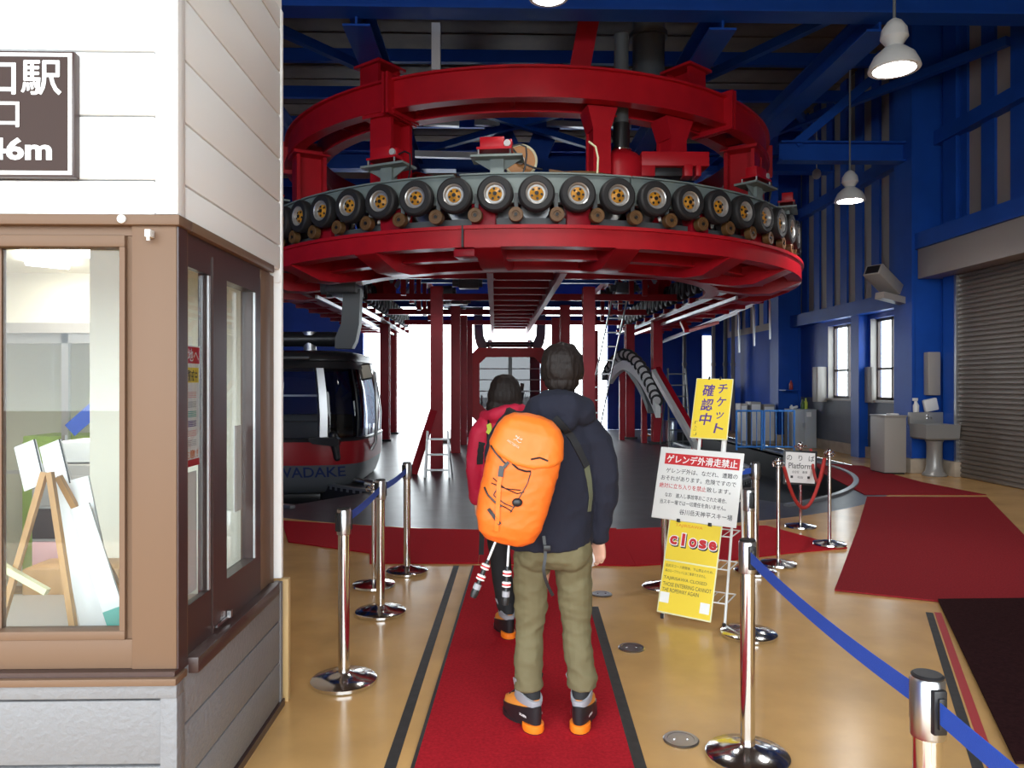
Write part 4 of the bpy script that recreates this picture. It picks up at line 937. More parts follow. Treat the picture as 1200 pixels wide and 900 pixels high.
# ------------------------------------------------------------------ barriers
def stanchion(loc, label, h=.93, turn=0):
    t = thing('barrier_post', label, 'barrier post', loc, group='steel belt barrier posts'); p = Vector(loc)
    q = G(); q.lathe([(0, .0), (.168, 0), (.175, .006), (.175, .022), (.168, .028), (.10, .042), (.045, .055), (.034, .062), (0, .062)], 44, p); q.build('base', 'chrome', t)
    q = G(); q.lathe([(.031, .05), (.031, h - .13), (0, h - .13)], 28, p); q.build('pole', 'chrome', t)
    q = G(); q.lathe([(0, h - .135), (.036, h - .135), (.037, h - .13), (.037, h - .006), (.033, h), (0, h)], 28, p); b = q.build('belt_head', 'steel', t)
    q = G(); q.lathe([(0, h), (.034, h), (.035, h + .004), (.03, h + .008), (0, h + .008)], 28, p); q.build('head_cap', 'black', b)
    for k in range(2):
        q = G(); q.X = Matrix.Translation(p) @ Matrix.Rotation(turn + PI * k, 4, 'Z'); q.box(.030, -.016, h - .115, .047, .016, h - .015, .004); q.box(.047, -.008, h - .10, .053, .008, h - .03, .002); q.build('belt_slot', 'black', b)
    return t
posts = {}
for key, u, v, lab, tn in (('L1', 403, 800, 'steel belt post nearest the ticket booth corner', .9), ('L2', 446, 719, 'steel belt post with belts on both sides, left of the runner', .9), ('L3', 477, 671, 'steel belt post at the far end of the left row', .9),
                           ('R1', 876, 889, 'steel belt post standing in front of the sign rack', -1.4), ('R2', 877.5, 745, 'steel belt post right behind the sign rack', -1.4), ('R3', 885, 671, 'steel belt post farthest back on the right, near the rope posts', .2), ('R4', 779, 690, 'steel belt post half hidden by the yellow close sign', .2)):
    p = F(u, v); posts[key] = p; stanchion(p, lab, turn=tn)
p = P(1087, 790, 1.7); p.z = 0; posts['R5'] = p; stanchion(p, 'steel belt post close to the viewer at the lower right', turn=-1.5)
p = Vector((.93, .3, 0)); posts['R6'] = p; stanchion(p, 'steel belt post ending the right belt row beside the viewer', turn=-1.5)
def belt(a, b, label, za=.868, zb=.868, sag=.012, hw=.024):
    a, b = posts[a], posts[b]; d = (b - a); d.z = 0; d.normalize(); A = a + d * .05; Bq = b - d * .05; s_ = Vector((-d.y, d.x, 0)) * .001
    rs = []
    for k in range(13):
        t = k / 12; c = A.lerp(Bq, t); z = za + (zb - za) * t - sag * 4 * t * (1 - t)
        rs.append([c + s_ + Vector((0, 0, z - hw)), c + s_ + Vector((0, 0, z + hw)), c - s_ + Vector((0, 0, z + hw)), c - s_ + Vector((0, 0, z - hw))])
    q = G(); q.rings(rs); return tag(q.build('barrier_belt', 'belt'), label, 'barrier belt', 'blue barrier belts')
belt('L1', 'L2', 'blue belt between the booth corner post and the next post'); belt('L2', 'L3', 'blue belt at the far end of the left post row')
belt('R1', 'R5', 'long blue belt crossing the right foreground floor', sag=.02); belt('R5', 'R6', 'blue belt leaving the frame at the lower right'); belt('R4', 'R3', 'short blue belt behind the white warning board')
belt('R1', 'R2', 'blue belt hidden behind the front right post', sag=.005)
def rope_post(loc, label, h=.92, d=.155):
    t = thing('rope_post', label, 'rope post', loc, group='slim rope posts'); p = Vector(loc)
    q = G(); q.lathe([(0, 0), (d, 0), (d + .004, .008), (d, .022), (d * .6, .034), (.03, .05), (0, .05)], 40, p)
    q.build('base', 'chrome', t)
    q = G(); q.lathe([(.0165, .04), (.0165, h - .06), (.024, h - .055), (.024, h - .04), (.015, h - .03), (.012, h), (0, h)], 20, p); pl = q.build('pole', 'chrome', t)
    q = G()
    for k in range(4):
        a = PI / 2 * k + .4; c, s_ = math.cos(a), math.sin(a)
        q.tube([p + Vector((.02 * c, .02 * s_, h - .03)), p + Vector((.045 * c, .045 * s_, h + .0)), p + Vector((.062 * c, .062 * s_, h - .02)), p + Vector((.055 * c, .055 * s_, h - .045)), p + Vector((.04 * c, .04 * s_, h - .04))], .007, 6)
    q.ball(p + Vector((0, 0, h + .005)), .022, n=14, m=8); q.build('rope_hooks', 'chrome', pl)
    return t
rp = {}
for key, u, v, lab in (('A', 912, 662, 'slim chrome rope post left of the platform sign'), ('B', 972, 640, 'slim chrome rope post right of the platform sign')):
    rp[key] = F(u, v) + Vector((0, 0, .0135 if key == 'B' else 0)); rope_post(rp[key], lab)
lp = F(438, 687); rope_post(lp, 'short brassy rope post behind the left belt posts', .80, .165)
q = G(); q.tube([lp + Vector((.05, -.02, .77)), lp + Vector((.055, -.03, .5)), lp + Vector((.03, -.03, .3)), lp + Vector((.05, -.03, .2)), lp + Vector((.045, -.03, .55)), lp + Vector((.06, -.02, .76))], .006, 6)
tag(q.build('loose_cord', 'black'), 'thin dark cord hanging from the short brassy rope post', 'cord')
sp_ = F(938, 618)
t = thing('platform_sign', 'black framed platform sign on a chrome stand behind the red rope', 'sign', sp_)
q = G(); q.lathe([(0, 0), (.165, 0), (.17, .008), (.165, .024), (.1, .036), (.03, .05), (0, .05)], 40, sp_); q.build('base', 'chrome', t)
q = G(); q.lathe([(.0165, .04), (.0165, .86), (.022, .87), (.022, .90), (0, .90)], 20, sp_); q.build('pole', 'chrome', t)
q = G(); q.ball(sp_ + Vector((0, 0, .925)), .03, n=16, m=10)
for k in range(4): a = PI / 2 * k; q.tube([sp_ + Vector((.02 * math.cos(a), .02 * math.sin(a), .89)), sp_ + Vector((.06 * math.cos(a), .06 * math.sin(a), .915)), sp_ + Vector((.07 * math.cos(a), .07 * math.sin(a), .89))], .007, 6)
q.build('finial', 'chrome', t)
ex = Vector((math.cos(.12), -math.sin(.12), -.045)).normalized(); nz = Vector((-.12, -.985, .10)); ey = nz.cross(ex).normalized(); nz = ex.cross(ey).normalized()
XS = frame(sp_ + Vector((-.02, -.03, .67)), ex, ey, nz)
q = G(); q.X = XS; q.box(-.18, -.19, 0, .18, .19, .016, .004); q.build('sign_frame', 'black', t)
q = G(); q.X = XS; q.box(-.158, -.168, .016, .158, .168, .019); q.build('sign_face', 'whitepaper', t)
lettering('lettering', [('の', -.12, .105, .058, .058), ('り', .0, .105, .04, .06), ('ば', .12, .105, .062, .062), ('Platform', .0, .02, .25, .062)], 'ink', XS, t, .004, .0205)
lettering('small_lettering', [('승강장', -.05, -.05, .075, .028), ('乗車', .05, -.05, .055, .028), ('■', -.09, -.105, .026, .026), ('站台', .0, -.105, .06, .028), ('■', .09, -.105, .026, .026)], 'ink', XS, t, 0, .0205)
def rope(a, b, label, sag, r=.016):
    q = G(); q.tube([a.lerp(b, k / 16) - Vector((0, 0, sag * 4 * (k / 16) * (1 - k / 16))) for k in range(17)], r, 10)
    return tag(q.build('barrier_rope', 'rope'), label, 'barrier rope', 'red barrier ropes')
z9 = Vector((0, 0, .86))
rope(rp['A'] + z9 + Vector((.06, .02, 0)), rp['B'] + z9 + Vector((-.05, 0, -.01)), 'red rope sagging between the two slim rope posts', .42)
rope(rp['B'] + z9 + Vector((-.02, .06, -.02)), sp_ + z9 + Vector((.16, .10, -.0)), 'short red rope behind, from the right rope post to the sign stand', .30)
# ------------------------------------------------------------------ leaning sign rack
psi, be = rad(31), rad(18)
e1 = Vector((math.cos(psi), -math.sin(psi), 0)); e2 = Vector((math.sin(psi) * math.sin(be), math.cos(psi) * math.sin(be), math.cos(be))); en = e1.cross(e2).normalized()
P0 = Vector((1.4403, 4.8506, .04))
def SF(o1, o2, rz=0, off=0):                            # frame on the leaning plane
    c, s_ = math.cos(rz), math.sin(rz); a, b = e1 * c + e2 * s_, e2 * c - e1 * s_
    return frame(P0 + e1 * o1 + e2 * o2 + en * off, a, b, en)
rk = thing('wire_rack', 'white wire rack with shelves behind the leaning signs', 'wire rack', P0 - Vector((.1, -.25, .04)))
XF = SF(0, 0, 0, -.03)
def wires(lst, r=.006, name='rack_wires', m='white', X=XF):
    q = G(); q.X = X
    for a, b in lst: q.cyl(a, b, r, n=8)
    return q.build(name, m, rk)
for x in (-.36, .06): wires([((x, -.045, -.01), (x, 1.08, -.01))], .009, 'rack_upright')
for x, w_, z1 in ((-.21, .012, 1.26), (-.035, .018, 1.66)): wires([((x, .4, .0), (x, z1, .0))], w_, 'sign_upright')
bk = []
for k in range(5):
    z = .12 + .22 * k
    A = P0 + e1 * -.36 + e2 * z - en * .04; Bq = P0 + e1 * .06 + e2 * z - en * .04
    h = -Vector((en.x, en.y, 0)).normalized() * .26
    q = G(); q.cyl(A, A + h, .005, n=6); q.cyl(Bq, Bq + h, .005, n=6); q.cyl(A + h, Bq + h, .005, n=6); q.cyl(A, Bq, .005, n=6)
    for j in range(1, 7): q.cyl(A.lerp(Bq, j / 7), A.lerp(Bq, j / 7) + h, .003, n=6)
    q.build('rack_shelf', 'white', rk)
h = -Vector((en.x, en.y, 0)).normalized()
for x in (-.36, .06):
    q = G(); b0 = P0 + e1 * x + e2 * 1.1 - en * .04; ft = P0 + e1 * x + h * .62; ft.z = .006
    q.tube([b0, b0 + h * .12 - Vector((0, 0, .1)), ft], .008, 8); q.build('rack_leg', 'white', rk)
    q = G(); f0 = P0 + e1 * x - en * .03 + e2 * -.04; f0.z = .0; q.cyl(f0, f0 + Vector((0, 0, .03)), .012, n=10); q.build('rack_foot', 'black', rk)
def board(name, label, cx, cy, w_, h_, rz, off, mats, cat='sign'):
    X = SF(cx, cy, rz, off); t = thing(name, label, cat, X.translation)
    q = G(); q.X = X; q.box(-w_ / 2, -h_ / 2, -.006, w_ / 2, h_ / 2, .0, .004); q.build('board', mats, t)
    return t, X
t, X = board('warning_board', 'white Japanese warning board with red heading, middle of the leaning signs', -.185, .885, .595, .515, rad(-2.2), .02, 'white')
q = G(); q.X = X; q.box(-.255, .135, 0, .275, .215, .0015); q.build('heading_band', 'redink', t)
lettering('heading', [('ゲレンデ外滑走禁止', .01, .175, .50, .058)], 'whitepaper', X, t, .035, .003)
def ln(s, x0, x1, y, h): return (s, (x0 + x1) / 2, y, x1 - x0, h)
lettering('lettering', [ln('ゲレンデ外は、なだれ、遭難の', -.235, .27, .09, .036), ln('おそれがあります。危険ですので', -.265, .265, .035, .036), ln('致します。', .07, .235, -.02, .034),
                        ln('なお　進入し事故等おこされた場合、', -.22, .215, -.085, .032), ln('当スキー場では一切責任を負いません。', -.25, .215, -.135, .032), ln('谷川岳天神平スキー場', -.10, .265, -.195, .038)], 'ink', X, t, .012)
lettering('red_lettering', [ln('絶対に立ち入りを禁止', -.27, .065, -.02, .036)], 'redink', X, t, .014)
for x in (-.1, .12): q = G(); q.X = X; q.box(x - .012, -.268, -.02, x + .012, -.245, .006, .002); q.build('binder_clip', 'black', t)
t, X = board('ticket_check_sign', 'yellow ticket check sign with purple characters, topmost of the leaning signs', -.132, 1.452, .268, .452, rad(-1.5), .012, 'pale')
q = G(); q.X = X; q.box(-.128, -.22, 0, .128, .22, .0012); q.build('sign_face', 'yellow', t)
it = [(c, .065, .15 - .098 * k, .066, .07) for k, c in enumerate('チケット')]; it[2] = ('ッ', .065, .15 - .098 * 2 - .004, .052, .05)
it += [(c, -.035, .135 - .108 * k, .085, .088) for k, c in enumerate('確認中')]
lettering('lettering', [(a, b, c, d, e, .12) for a, b, c, d, e in it], 'purpleink', X, t, .04)
lettering('small_lettering', [('「', -.098, -.11, .02, .02), ('入', -.10, -.14, .02, .016), ('口', -.103, -.165, .016, .014), ('」', -.098, -.195, .02, .02)], 'ink', X, t, .0)
for x in (-.04, .04): q = G(); q.X = X; q.box(x - .006, .215, -.01, x + .006, .24, .006, .001); q.build('binder_clip', 'black', t)
t, X = board('close_notice', 'yellow notice reading close, lowest of the leaning signs', -.192, .315, .372, .64, rad(-2.5), .006, 'pale', 'notice')
q = G(); q.X = X; q.box(-.178, .04, 0, .178, .31, .0012); q.box(-.178, -.31, 0, .178, .03, .0012); q.build('sign_face', 'yellow', t)
for x, y in ((-.145, -.215), (.135, -.24)): q = G(); q.X = X; q.box(x - .032, y - .035, .0012, x + .032, y + .035, .002); q.build('white_patch', 'whitepaper', t)
lettering('place_name', [('TAJIRISAWA', -.04, .28, .19, .026)], 'orangeink', X, t, .0)
cl = [(c, -.135 + .068 * k, .175 + (.012 if c == 'l' else 0), .022 if c == 'l' else .052, .085 if c == 'l' else .06) for k, c in enumerate('close')]
lettering('word_shadow', [(a, b + .006, c - .008, d + .014, e + .014) for a, b, c, d, e in cl], 'ink', X, t, .075, .002)
lettering('word_outline', [(a, b, c, d + .012, e + .012) for a, b, c, d, e in cl], 'whitepaper', X, t, .07, .0026)
lettering('word', cl, 'redink', X, t, .04, .0032)
lettering('lettering', [ln('田尻沢コース閉鎖後、下山禁止のため、', -.165, .165, -.0, .02), ln('再びロープウェイにはご乗車できません。', -.165, .12, -.035, .02), ln('TAJIRISAWA CLOSED', -.168, .13, -.085, .027), ln('THOSE ENTERRING CANNOT', -.168, .165, -.125, .026), ln('THE ROPEWAY AGAIN', -.168, .085, -.163, .026)], 'ink', X, t, .003)
# ------------------------------------------------------------------ hanging lamps
def lamp(p, R, rod, label, watts, lit=True):
    t = thing('high_bay_lamp', label, 'lamp', p, group='hanging high bay lamps'); p = Vector(p)
    q = G(); q.lathe([(R, 0), (R * 1.02, .008), (R * .97, .05), (R * .8, .13), (R * .45, .20), (R * .3, .22), (R * .28, .21), (R * .5, .17), (R * .9, .05), (R * .96, .01)], 40, p); q.build('reflector', 'lampwhite', t)
    q = G(); q.lathe([(0, .22), (R * .3, .22), (R * .42, .26), (R * .55, .30), (R * .5, .38), (R * .3, .45), (R * .12, .48), (0, .48)], 28, p); h = q.build('ballast_housing', 'lampwhite', t)
    q = G(); q.cyl(p + Vector((0, 0, .47)), p + Vector((0, 0, .47 + rod)), .014, n=10); q.build('hanger_rod', 'greymachine', h)
    q = G(); q.lathe([(0, -.022), (R * .6, -.012), (R * .93, .006), (R * .9, .02), (0, .03)], 40, p); q.build('lens', 'lamp' if lit else 'whitepaper', t)
    L = bpy.data.lights.new('lamp_light', 'SPOT'); L.energy = watts; L.spot_size = rad(150); L.spot_blend = .6; L.shadow_soft_size = R * .8; L.color = (1, .97, .92)
    o = bpy.data.objects.new('lamp_light', L); COL.objects.link(o); o.parent = t; o.location = (0, 0, -.04)
lamp(P(1048, 82, 7.0), .225, 2.0, 'lit high bay lamp nearest the right wall columns', 160)
lamp(P(996, 236, 11.6), .225, 2.5, 'lit high bay lamp lower and farther back on the right', 160)
lamp(P(643, -3, 8.3), .225, .6, 'lit high bay lamp cut by the top of the photo', 160)
q = G(); p = P(957, 204, 15.5); q.ball(p, .09, .09, .11, 16, 10); q.cyl(p + Vector((0, 0, .1)), p + Vector((0, 0, .9)), .012, n=8); tag(q.build('ceiling_sensor', 'lampwhite'), 'small white globe hanging behind the two right lamps', 'sensor')
# ------------------------------------------------------------------ right wall furniture
p = P(1040, 338, 13.6)
t = thing('security_camera', 'beige camera housing on an arm beside the thick blue column', 'camera', p)
q = G(); q.X = Matrix.Translation(p + Vector((-.05, 0, .12))) @ Matrix.Rotation(rad(-62), 4, 'Z') @ Matrix.Rotation(rad(-30), 4, 'X'); q.box(-.17, -.4, -.11, .17, .3, .11, .02); b = q.build('camera_housing', 'box_beige', t)
q = G(); q.X = Matrix.Translation(p + Vector((-.05, 0, .12))) @ Matrix.Rotation(rad(-62), 4, 'Z') @ Matrix.Rotation(rad(-30), 4, 'X'); q.box(-.13, -.405, -.08, .13, -.39, .08); q.build('camera_window', 'black', b)
q = G(); q.bar(p + Vector((-.2, -.1, -.14)), p + Vector((.42, .1, -.24)), .2, .12); q.build('camera_arm', 'box_beige', t)
for u0, u1, v0, v1, d, lab in ((953, 969, 430, 471, 18.2, 'beige wall box left of the far window'), (1013, 1021, 430, 472, 15.9, 'narrow beige wall box between the windows')):
    a = P(u0, v1, d); t = thing('wall_box', lab, 'wall box', (XR, a.y, a.z)); hh = (v1 - v0) / 870 * d
    q = G(); dp = .24 if u0 < 1000 else .09; q.box(XR - dp, a.y - .1, a.z, XR, a.y + .2, a.z + hh, .01); q.build('box_body', 'box_beige', t)
    q = G(); q.box(XR - dp - .01, a.y - .08, a.z + .02, XR - dp, a.y + .18, a.z + hh - .02, .003); q.build('box_door', 'box_beige', t)
p = P(1103, 440, 13.0); q = G(); q.box(p.x - .1, 13.04, p.z - .35, p.x + .12, 13.19, p.z + .42, .01); tag(q.build('notice_board', 'box_beige'), 'narrow beige board on the thick column above the sink', 'board')
p = F(1049, 556); t = thing('side_cabinet', 'plain taupe cabinet standing left of the sink', 'cabinet', p)
q = G(); q.box(p.x - .19, p.y, .03, p.x + .2, p.y + .5, 1.02, .008); q.build('cabinet_body', 'box_beige', t)
q = G(); q.box(p.x - .20, p.y - .015, 1.02, p.x + .21, p.y + .51, 1.045, .004); q.build('cabinet_top', 'box_beige', t); q = G(); q.box(p.x - .17, p.y + .02, 0, p.x + .18, p.y + .48, .03); q.build('plinth', 'black', t)
q = G(); q.box(p.x - .06, p.y + .05, 1.046, p.x + .1, p.y + .2, 1.075, .01); tag(q.build('folded_cloth', 'white'), 'folded white cloth on the taupe cabinet', 'cloth')
p = F(1097, 558); p.y += .05; t = thing('pedestal_sink', 'grey trough sink on a round pedestal beside the blue jamb', 'sink', p)
q = G(); q.lathe([(.0, 0), (.19, 0), (.2, .02), (.15, .08), (.125, .2), (.125, .58), (.15, .62), (0, .62)], 28, p); q.build('pedestal', 'porcelain', t)
q = G(); x0, x1, y0, y1 = p.x - .29, p.x + .29, p.y - .25, p.y + .25
q.rings([[Vector((x, y, z)) for x, y in ((x0 + i, y0 + i), (x1 - i, y0 + i), (x1 - i, y1 - i), (x0 + i, y1 - i))] for i, z in ((.03, .64), (.0, .67), (-.01, .90), (.03, .90), (.05, .72))]); q.build('basin', 'porcelain', t)
q = G(); q.box(x0 - .01, y1 - .02, .88, x1 + .01, y1 + .06, 1.10, .01); q.build('splash_back', 'porcelain', t)
q = G(); q.tube([(p.x, y1, 1.0), (p.x, y1 - .08, 1.04), (p.x, y1 - .16, 1.0)], .014, 8); q.cyl((p.x, y1 - .02, .98), (p.x, y1 - .02, 1.06), .02, n=12); q.build('tap', 'chrome', t)
b = Vector((x0 + .12, y1 + .02, 1.10)); t = thing('spray_bottle', 'white spray bottle standing on the sink splash back', 'bottle', b)
q = G(); q.lathe([(0, 0), (.045, 0), (.05, .02), (.05, .12), (.02, .18), (.018, .2), (0, .2)], 20, b); q.build('bottle_body', 'white', t)
q = G(); q.box(b.x - .06, b.y - .015, b.z + .2, b.x + .03, b.y + .015, b.z + .25, .006); q.box(b.x - .03, b.y - .008, b.z + .16, b.x - .02, b.y + .008, b.z + .2); q.build('spray_head', 'white', t)
q = G(); q.X = Matrix.Translation((x0 + .42, y1 + .03, 1.10)) @ Matrix.Rotation(rad(-12), 4, 'Y'); q.box(-.12, -.03, 0.02, .12, .05, .24, .02); tag(q.build('paper_holder', 'white'), 'white paper towel holder tilted on the sink splash back', 'paper holder')
p = F(942.5, 525); t = thing('cupboard', 'grey steel cupboard by the blue column, right of the blue fence', 'cupboard', p)
q = G(); q.box(p.x - .31, p.y, 0, p.x + .31, p.y + .5, .97, .01); q.build('cabinet_body', 'cupboard', t)
for k in range(2): q = G(); q.box(p.x - .30 + .305 * k, p.y - .015, .04, p.x - .005 + .305 * k, p.y, .94, .004); dd = q.build('cupboard_door', 'cupboard', t); q = G(); q.box(p.x - .04 + .06 * k, p.y - .03, .5, p.x - .02 + .06 * k, p.y - .015, .62); q.build('door_handle', 'steel', dd)
q = G(); q.box(p.x + .05, p.y - .018, .78, p.x + .17, p.y - .015, .9); q.build('label_sheet', 'white', t)
for x, h_, m, lab in ((.02, .24, 'bottle_green', 'dark green bottle on the grey cupboard'), (.10, .27, 'lime', 'lighter green bottle on the grey cupboard'), (-.26, .10, 'whitepaper', 'small white tub on the grey cupboard')):
    b = p + Vector((x, .15, .972)); q = G(); q.lathe([(0, 0), (.045, 0), (.048, .01), (.048, h_ * .6), (.02, h_ * .8), (.02, h_), (0, h_)], 18, b); tag(q.build('bottle', m), lab, 'bottle')
q = G(); q.limb([p + Vector((-.2, .2, 1.0)), p + Vector((-.1, .22, 1.02))], [.03, .035], 10); tag(q.build('crumpled_cloth', 'whitepaper'), 'crumpled white cloth on the grey cupboard', 'cloth')
b = P(927, 457, 19.3); q = G(); q.lathe([(0, 0), (.04, 0), (.045, .01), (.045, .16), (.02, .2), (.02, .24), (0, .24)], 16, b + Vector((0, 0, .01)))
tag(q.build('bottle', 'bottle_red'), 'red bottle on the little ledge of the blue column', 'bottle')
q = G(); q.box(b.x - .18, b.y - .1, b.z - .02, b.x + .2, 19.5, b.z + .009); tag(q.build('wall_ledge', 'blue'), 'little blue ledge on the column under the red bottle', 'ledge')
# blue fence
f0, f1 = F(863, 527.5), F(928, 527); f1.y = f0.y - .05
t = thing('metal_fence', 'light blue metal railing in front of pale cabinets', 'railing', f0)
M['fence'] = mat('light_blue_paint', (.05, .26, .75), .4)
mid = f0.lerp(f1, .46)
for a, b in ((f0, mid - Vector((.03, 0, 0))), (mid + Vector((.03, 0, 0)), f1)):
    q = G()
    for z in (.08, .95): q.cyl(a + Vector((0, 0, z)), b + Vector((0, 0, z)), .022, n=10)
    for e in (a, b): q.cyl(e, e + Vector((0, 0, .97)), .024, n=10)
    for k in range(1, 5): e = a.lerp(b, k / 5); q.cyl(e + Vector((0, 0, .08)), e + Vector((0, 0, .95)), .011, n=8)
    q.build('railing_panel', 'fence', t)
for k, (u0, u1, vt) in enumerate(((868, 876, 473), (880, 892, 471), (895, 908, 474))):
    a, b = P(u0, vt, 19.6), P(u1, vt, 19.6); q = G(); q.box(a.x, a.y, 0, b.x, a.y + .45, a.z, .01); t2 = thing('locker', ('narrow', 'middle', 'wide right')[k] + ' pale cabinet standing behind the light blue railing', 'cabinet', ((a.x + b.x) / 2, a.y, 0)); q.build('cabinet_body', 'box_beige', t2)
    q = G(); q.box(a.x + .02, a.y - .012, .1, b.x - .02, a.y, a.z - .06, .003); q.build('cabinet_door', 'white', t2)
# pipes under the rail, far wall details
for k in range(3):
    z, x = 3.42 - .13 * k, 5.95 - .22 * k
    q = G(); q.tube([(x, 25.99, z - .25), (x, 18, z), (x, 16 + .35 * k, z + .05), (x, 15.95 + .35 * k, z - .05), (x, 15.95 + .35 * k, z - .85)], .022, 8)
    tag(q.build('conduit_pipe', 'alu'), ('topmost', 'middle', 'lowest')[k] + ' of three pale conduit pipes along the right track', 'pipe', 'conduit pipes')
for k, u in enumerate((802, 836, 850, 859)):
    p = P(u, 450, 24.5); q = G(); q.cyl((p.x, p.y, 0), (p.x, p.y, 5.5), .06, n=12); q.cyl((p.x, p.y, 2.2), (p.x, p.y, 2.3), .08, n=12); tag(q.build('standpipe', 'box_beige' if k % 2 else 'greymachine'), f'vertical pipe before the far blue wall, {("nearest the ladder", "second from the ladder", "third from the ladder", "farthest from the ladder")[k]}', 'pipe')
p = P(830, 430, 25.9); q = G(); q.box(p.x - .16, YF - .05, 1.55, p.x + .16, YF - .02, 3.3); q.mi = 1
for x in (-.19, .16): q.box(p.x + x, YF - .08, 1.5, p.x + x + .03, YF - .0, 3.35)
M['slit'] = glow('glowing_slit_pane', (.9, .95, 1), 2.5)  # daylight put in as emission; the wall behind the pane is solid
struct(q.build('window_3', ['slit', 'blue']), 'tall narrow window with a glowing pane in the far blue wall', 'window')
def ladder(a, b, wd, nr, label, legs=None, side=Vector((1, 0, 0)), m='alu'):
    t = thing('ladder', label, 'ladder', b)
    for s_ in (-1, 1):
        q = G(); q.bar(a + side * s_ * wd * .42, b + side * s_ * wd * .5, .03, .07, (0, 1, 0)); q.build('ladder_rail', m, t)
    for k in range(nr):
        c = a.lerp(b, (k + .5) / nr); q = G(); q.bar(c - side * wd * .45, c + side * wd * .45, .06, .03); q.build('rung', m, t)
    if legs is not None:
        for s_ in (-1, 1): q = G(); q.bar(a + side * s_ * wd * .4, legs + side * s_ * wd * .55, .025, .05, (0, 1, 0)); q.build('rear_leg', m, t)
    return t
b = P(512, 560, 12.65); b.z = 0
ladder(b + Vector((0, .18, .78)), b, .42, 3, 'small aluminium stepladder at the foot of the left red post', b + Vector((0, .5, 0)))
b = F(690, 520); ladder(Vector((3.05, 17.6, 4.05)), b, .42, 12, 'tall aluminium ladder leaning against the right tyre track')
b = F(797, 524); ladder(b + Vector((.0, .35, 2.0)), b, .55, 7, 'tall open stepladder before the far blue wall', b + Vector((0, .9, 0)), m='greymachine')
# arched tyre conveyor on the right
arcp = [P(715, 437, 21.5), P(722, 427, 21.2), P(732, 420, 20.8), P(742, 424, 20.4), P(751, 434, 20.0), P(759, 447, 19.7), P(766, 461, 19.4), P(771, 475, 19.2)]
t = thing('tyre_conveyor', 'arched tyre conveyor with a white rim descending to the right', 'conveyor', (arcp[3].x, arcp[3].y, 0))
def smooth(ps, n):
    out = []
    for i in range(len(ps) - 1):
        p0, p1, p2, p3 = ps[max(0, i - 1)], ps[i], ps[i + 1], ps[min(len(ps) - 1, i + 2)]
        for k in range(n):
            s_ = k / n; out.append(.5 * ((2 * p1) + (p2 - p0) * s_ + (2 * p0 - 5 * p1 + 4 * p2 - p3) * s_ ** 2 + (-p0 + 3 * p1 - 3 * p2 + p3) * s_ ** 3))
    return out + [ps[-1]]
ap = smooth(arcp, 4)
q = G(); q.rings([[p + Vector((-.07, -.05, -.32)), p + Vector((.07, .0, -.32)), p + Vector((.07, .0, -.06)), p + Vector((-.07, -.05, -.06))] for p in ap]); q.build('conveyor_rim', 'whitepaper', t)
q = G(); q.rings([[p + Vector((-.2, .35, -.22)), p + Vector((.2, .45, -.22)), p + Vector((.2, .45, .0)), p + Vector((-.2, .35, .0))] for p in ap]); q.build('conveyor_frame', 'greymachine', t)
for k in range(0, len(ap), 2):
    p = ap[k]; d = (ap[min(k + 1, len(ap) - 1)] - ap[max(0, k - 1)]).normalized(); ax = d.cross(Vector((0, 0, 1)))
    ax = Vector((-.35, -.9, 0)).normalized()
    q = G(); q.cyl(p + Vector((0, .1, .12)) - ax * .07, p + Vector((0, .1, .12)) + ax * .05, .165, n=20); w_ = q.build('conveyor_tyre', 'rubber', t)
    q = G(); q.cyl(p + Vector((0, .1, .12)) + ax * .06, p + Vector((0, .1, .12)) + ax * .075, .105, n=16); q.build('tyre_disc', 'rim', w_)
q = G(); q.bar(P(766, 437, 19.2), P(815, 522, 16.6), .10, .22, (0, 1, 0)); q.build('white_ramp_beam', 'white', t)
q = G(); q.bar(P(771, 434, 19.3), P(820, 520, 16.8), .12, .22, (0, 1, 0)); q.build('ramp_beam', 'red_dk', t)
for u, v in ((816, 530),): p = F(u, 530.5); q = G(); q.box(p.x - .08, p.y, 0, p.x + .08, p.y + .16, .55); q.build('ramp_post', 'red_dk', t)
for p in (ap[8], ap[20]): q = G(); q.box(p.x - .07, p.y + .42, 0, p.x + .07, p.y + .56, p.z - .2); q.build('conveyor_post', 'red_dk', t)
p = F(757, 511); q = G(); q.lathe([(0, 0), (.17, 0), (.18, .02), (.06, .05), (.03, .4), (0, .42)], 20, p); tag(q.build('traffic_cone', 'soleorange'), 'orange cone on the far platform near the conveyor', 'cone')
q = G(); p = F(784, 517); q.lathe([(0, 0), (.2, 0), (.22, .02), (.22, .55), (.2, .58), (0, .58)], 20, p); tag(q.build('steel_drum', 'steel'), 'steel drum beside the far right red post', 'drum')
q = G(); p = F(525, 519); q.box(p.x - .4, p.y, 0, p.x + .25, p.y + .4, .12, .01); tag(q.build('pallet', 'box_beige'), 'low pale pallet on the far platform left of the people', 'pallet')
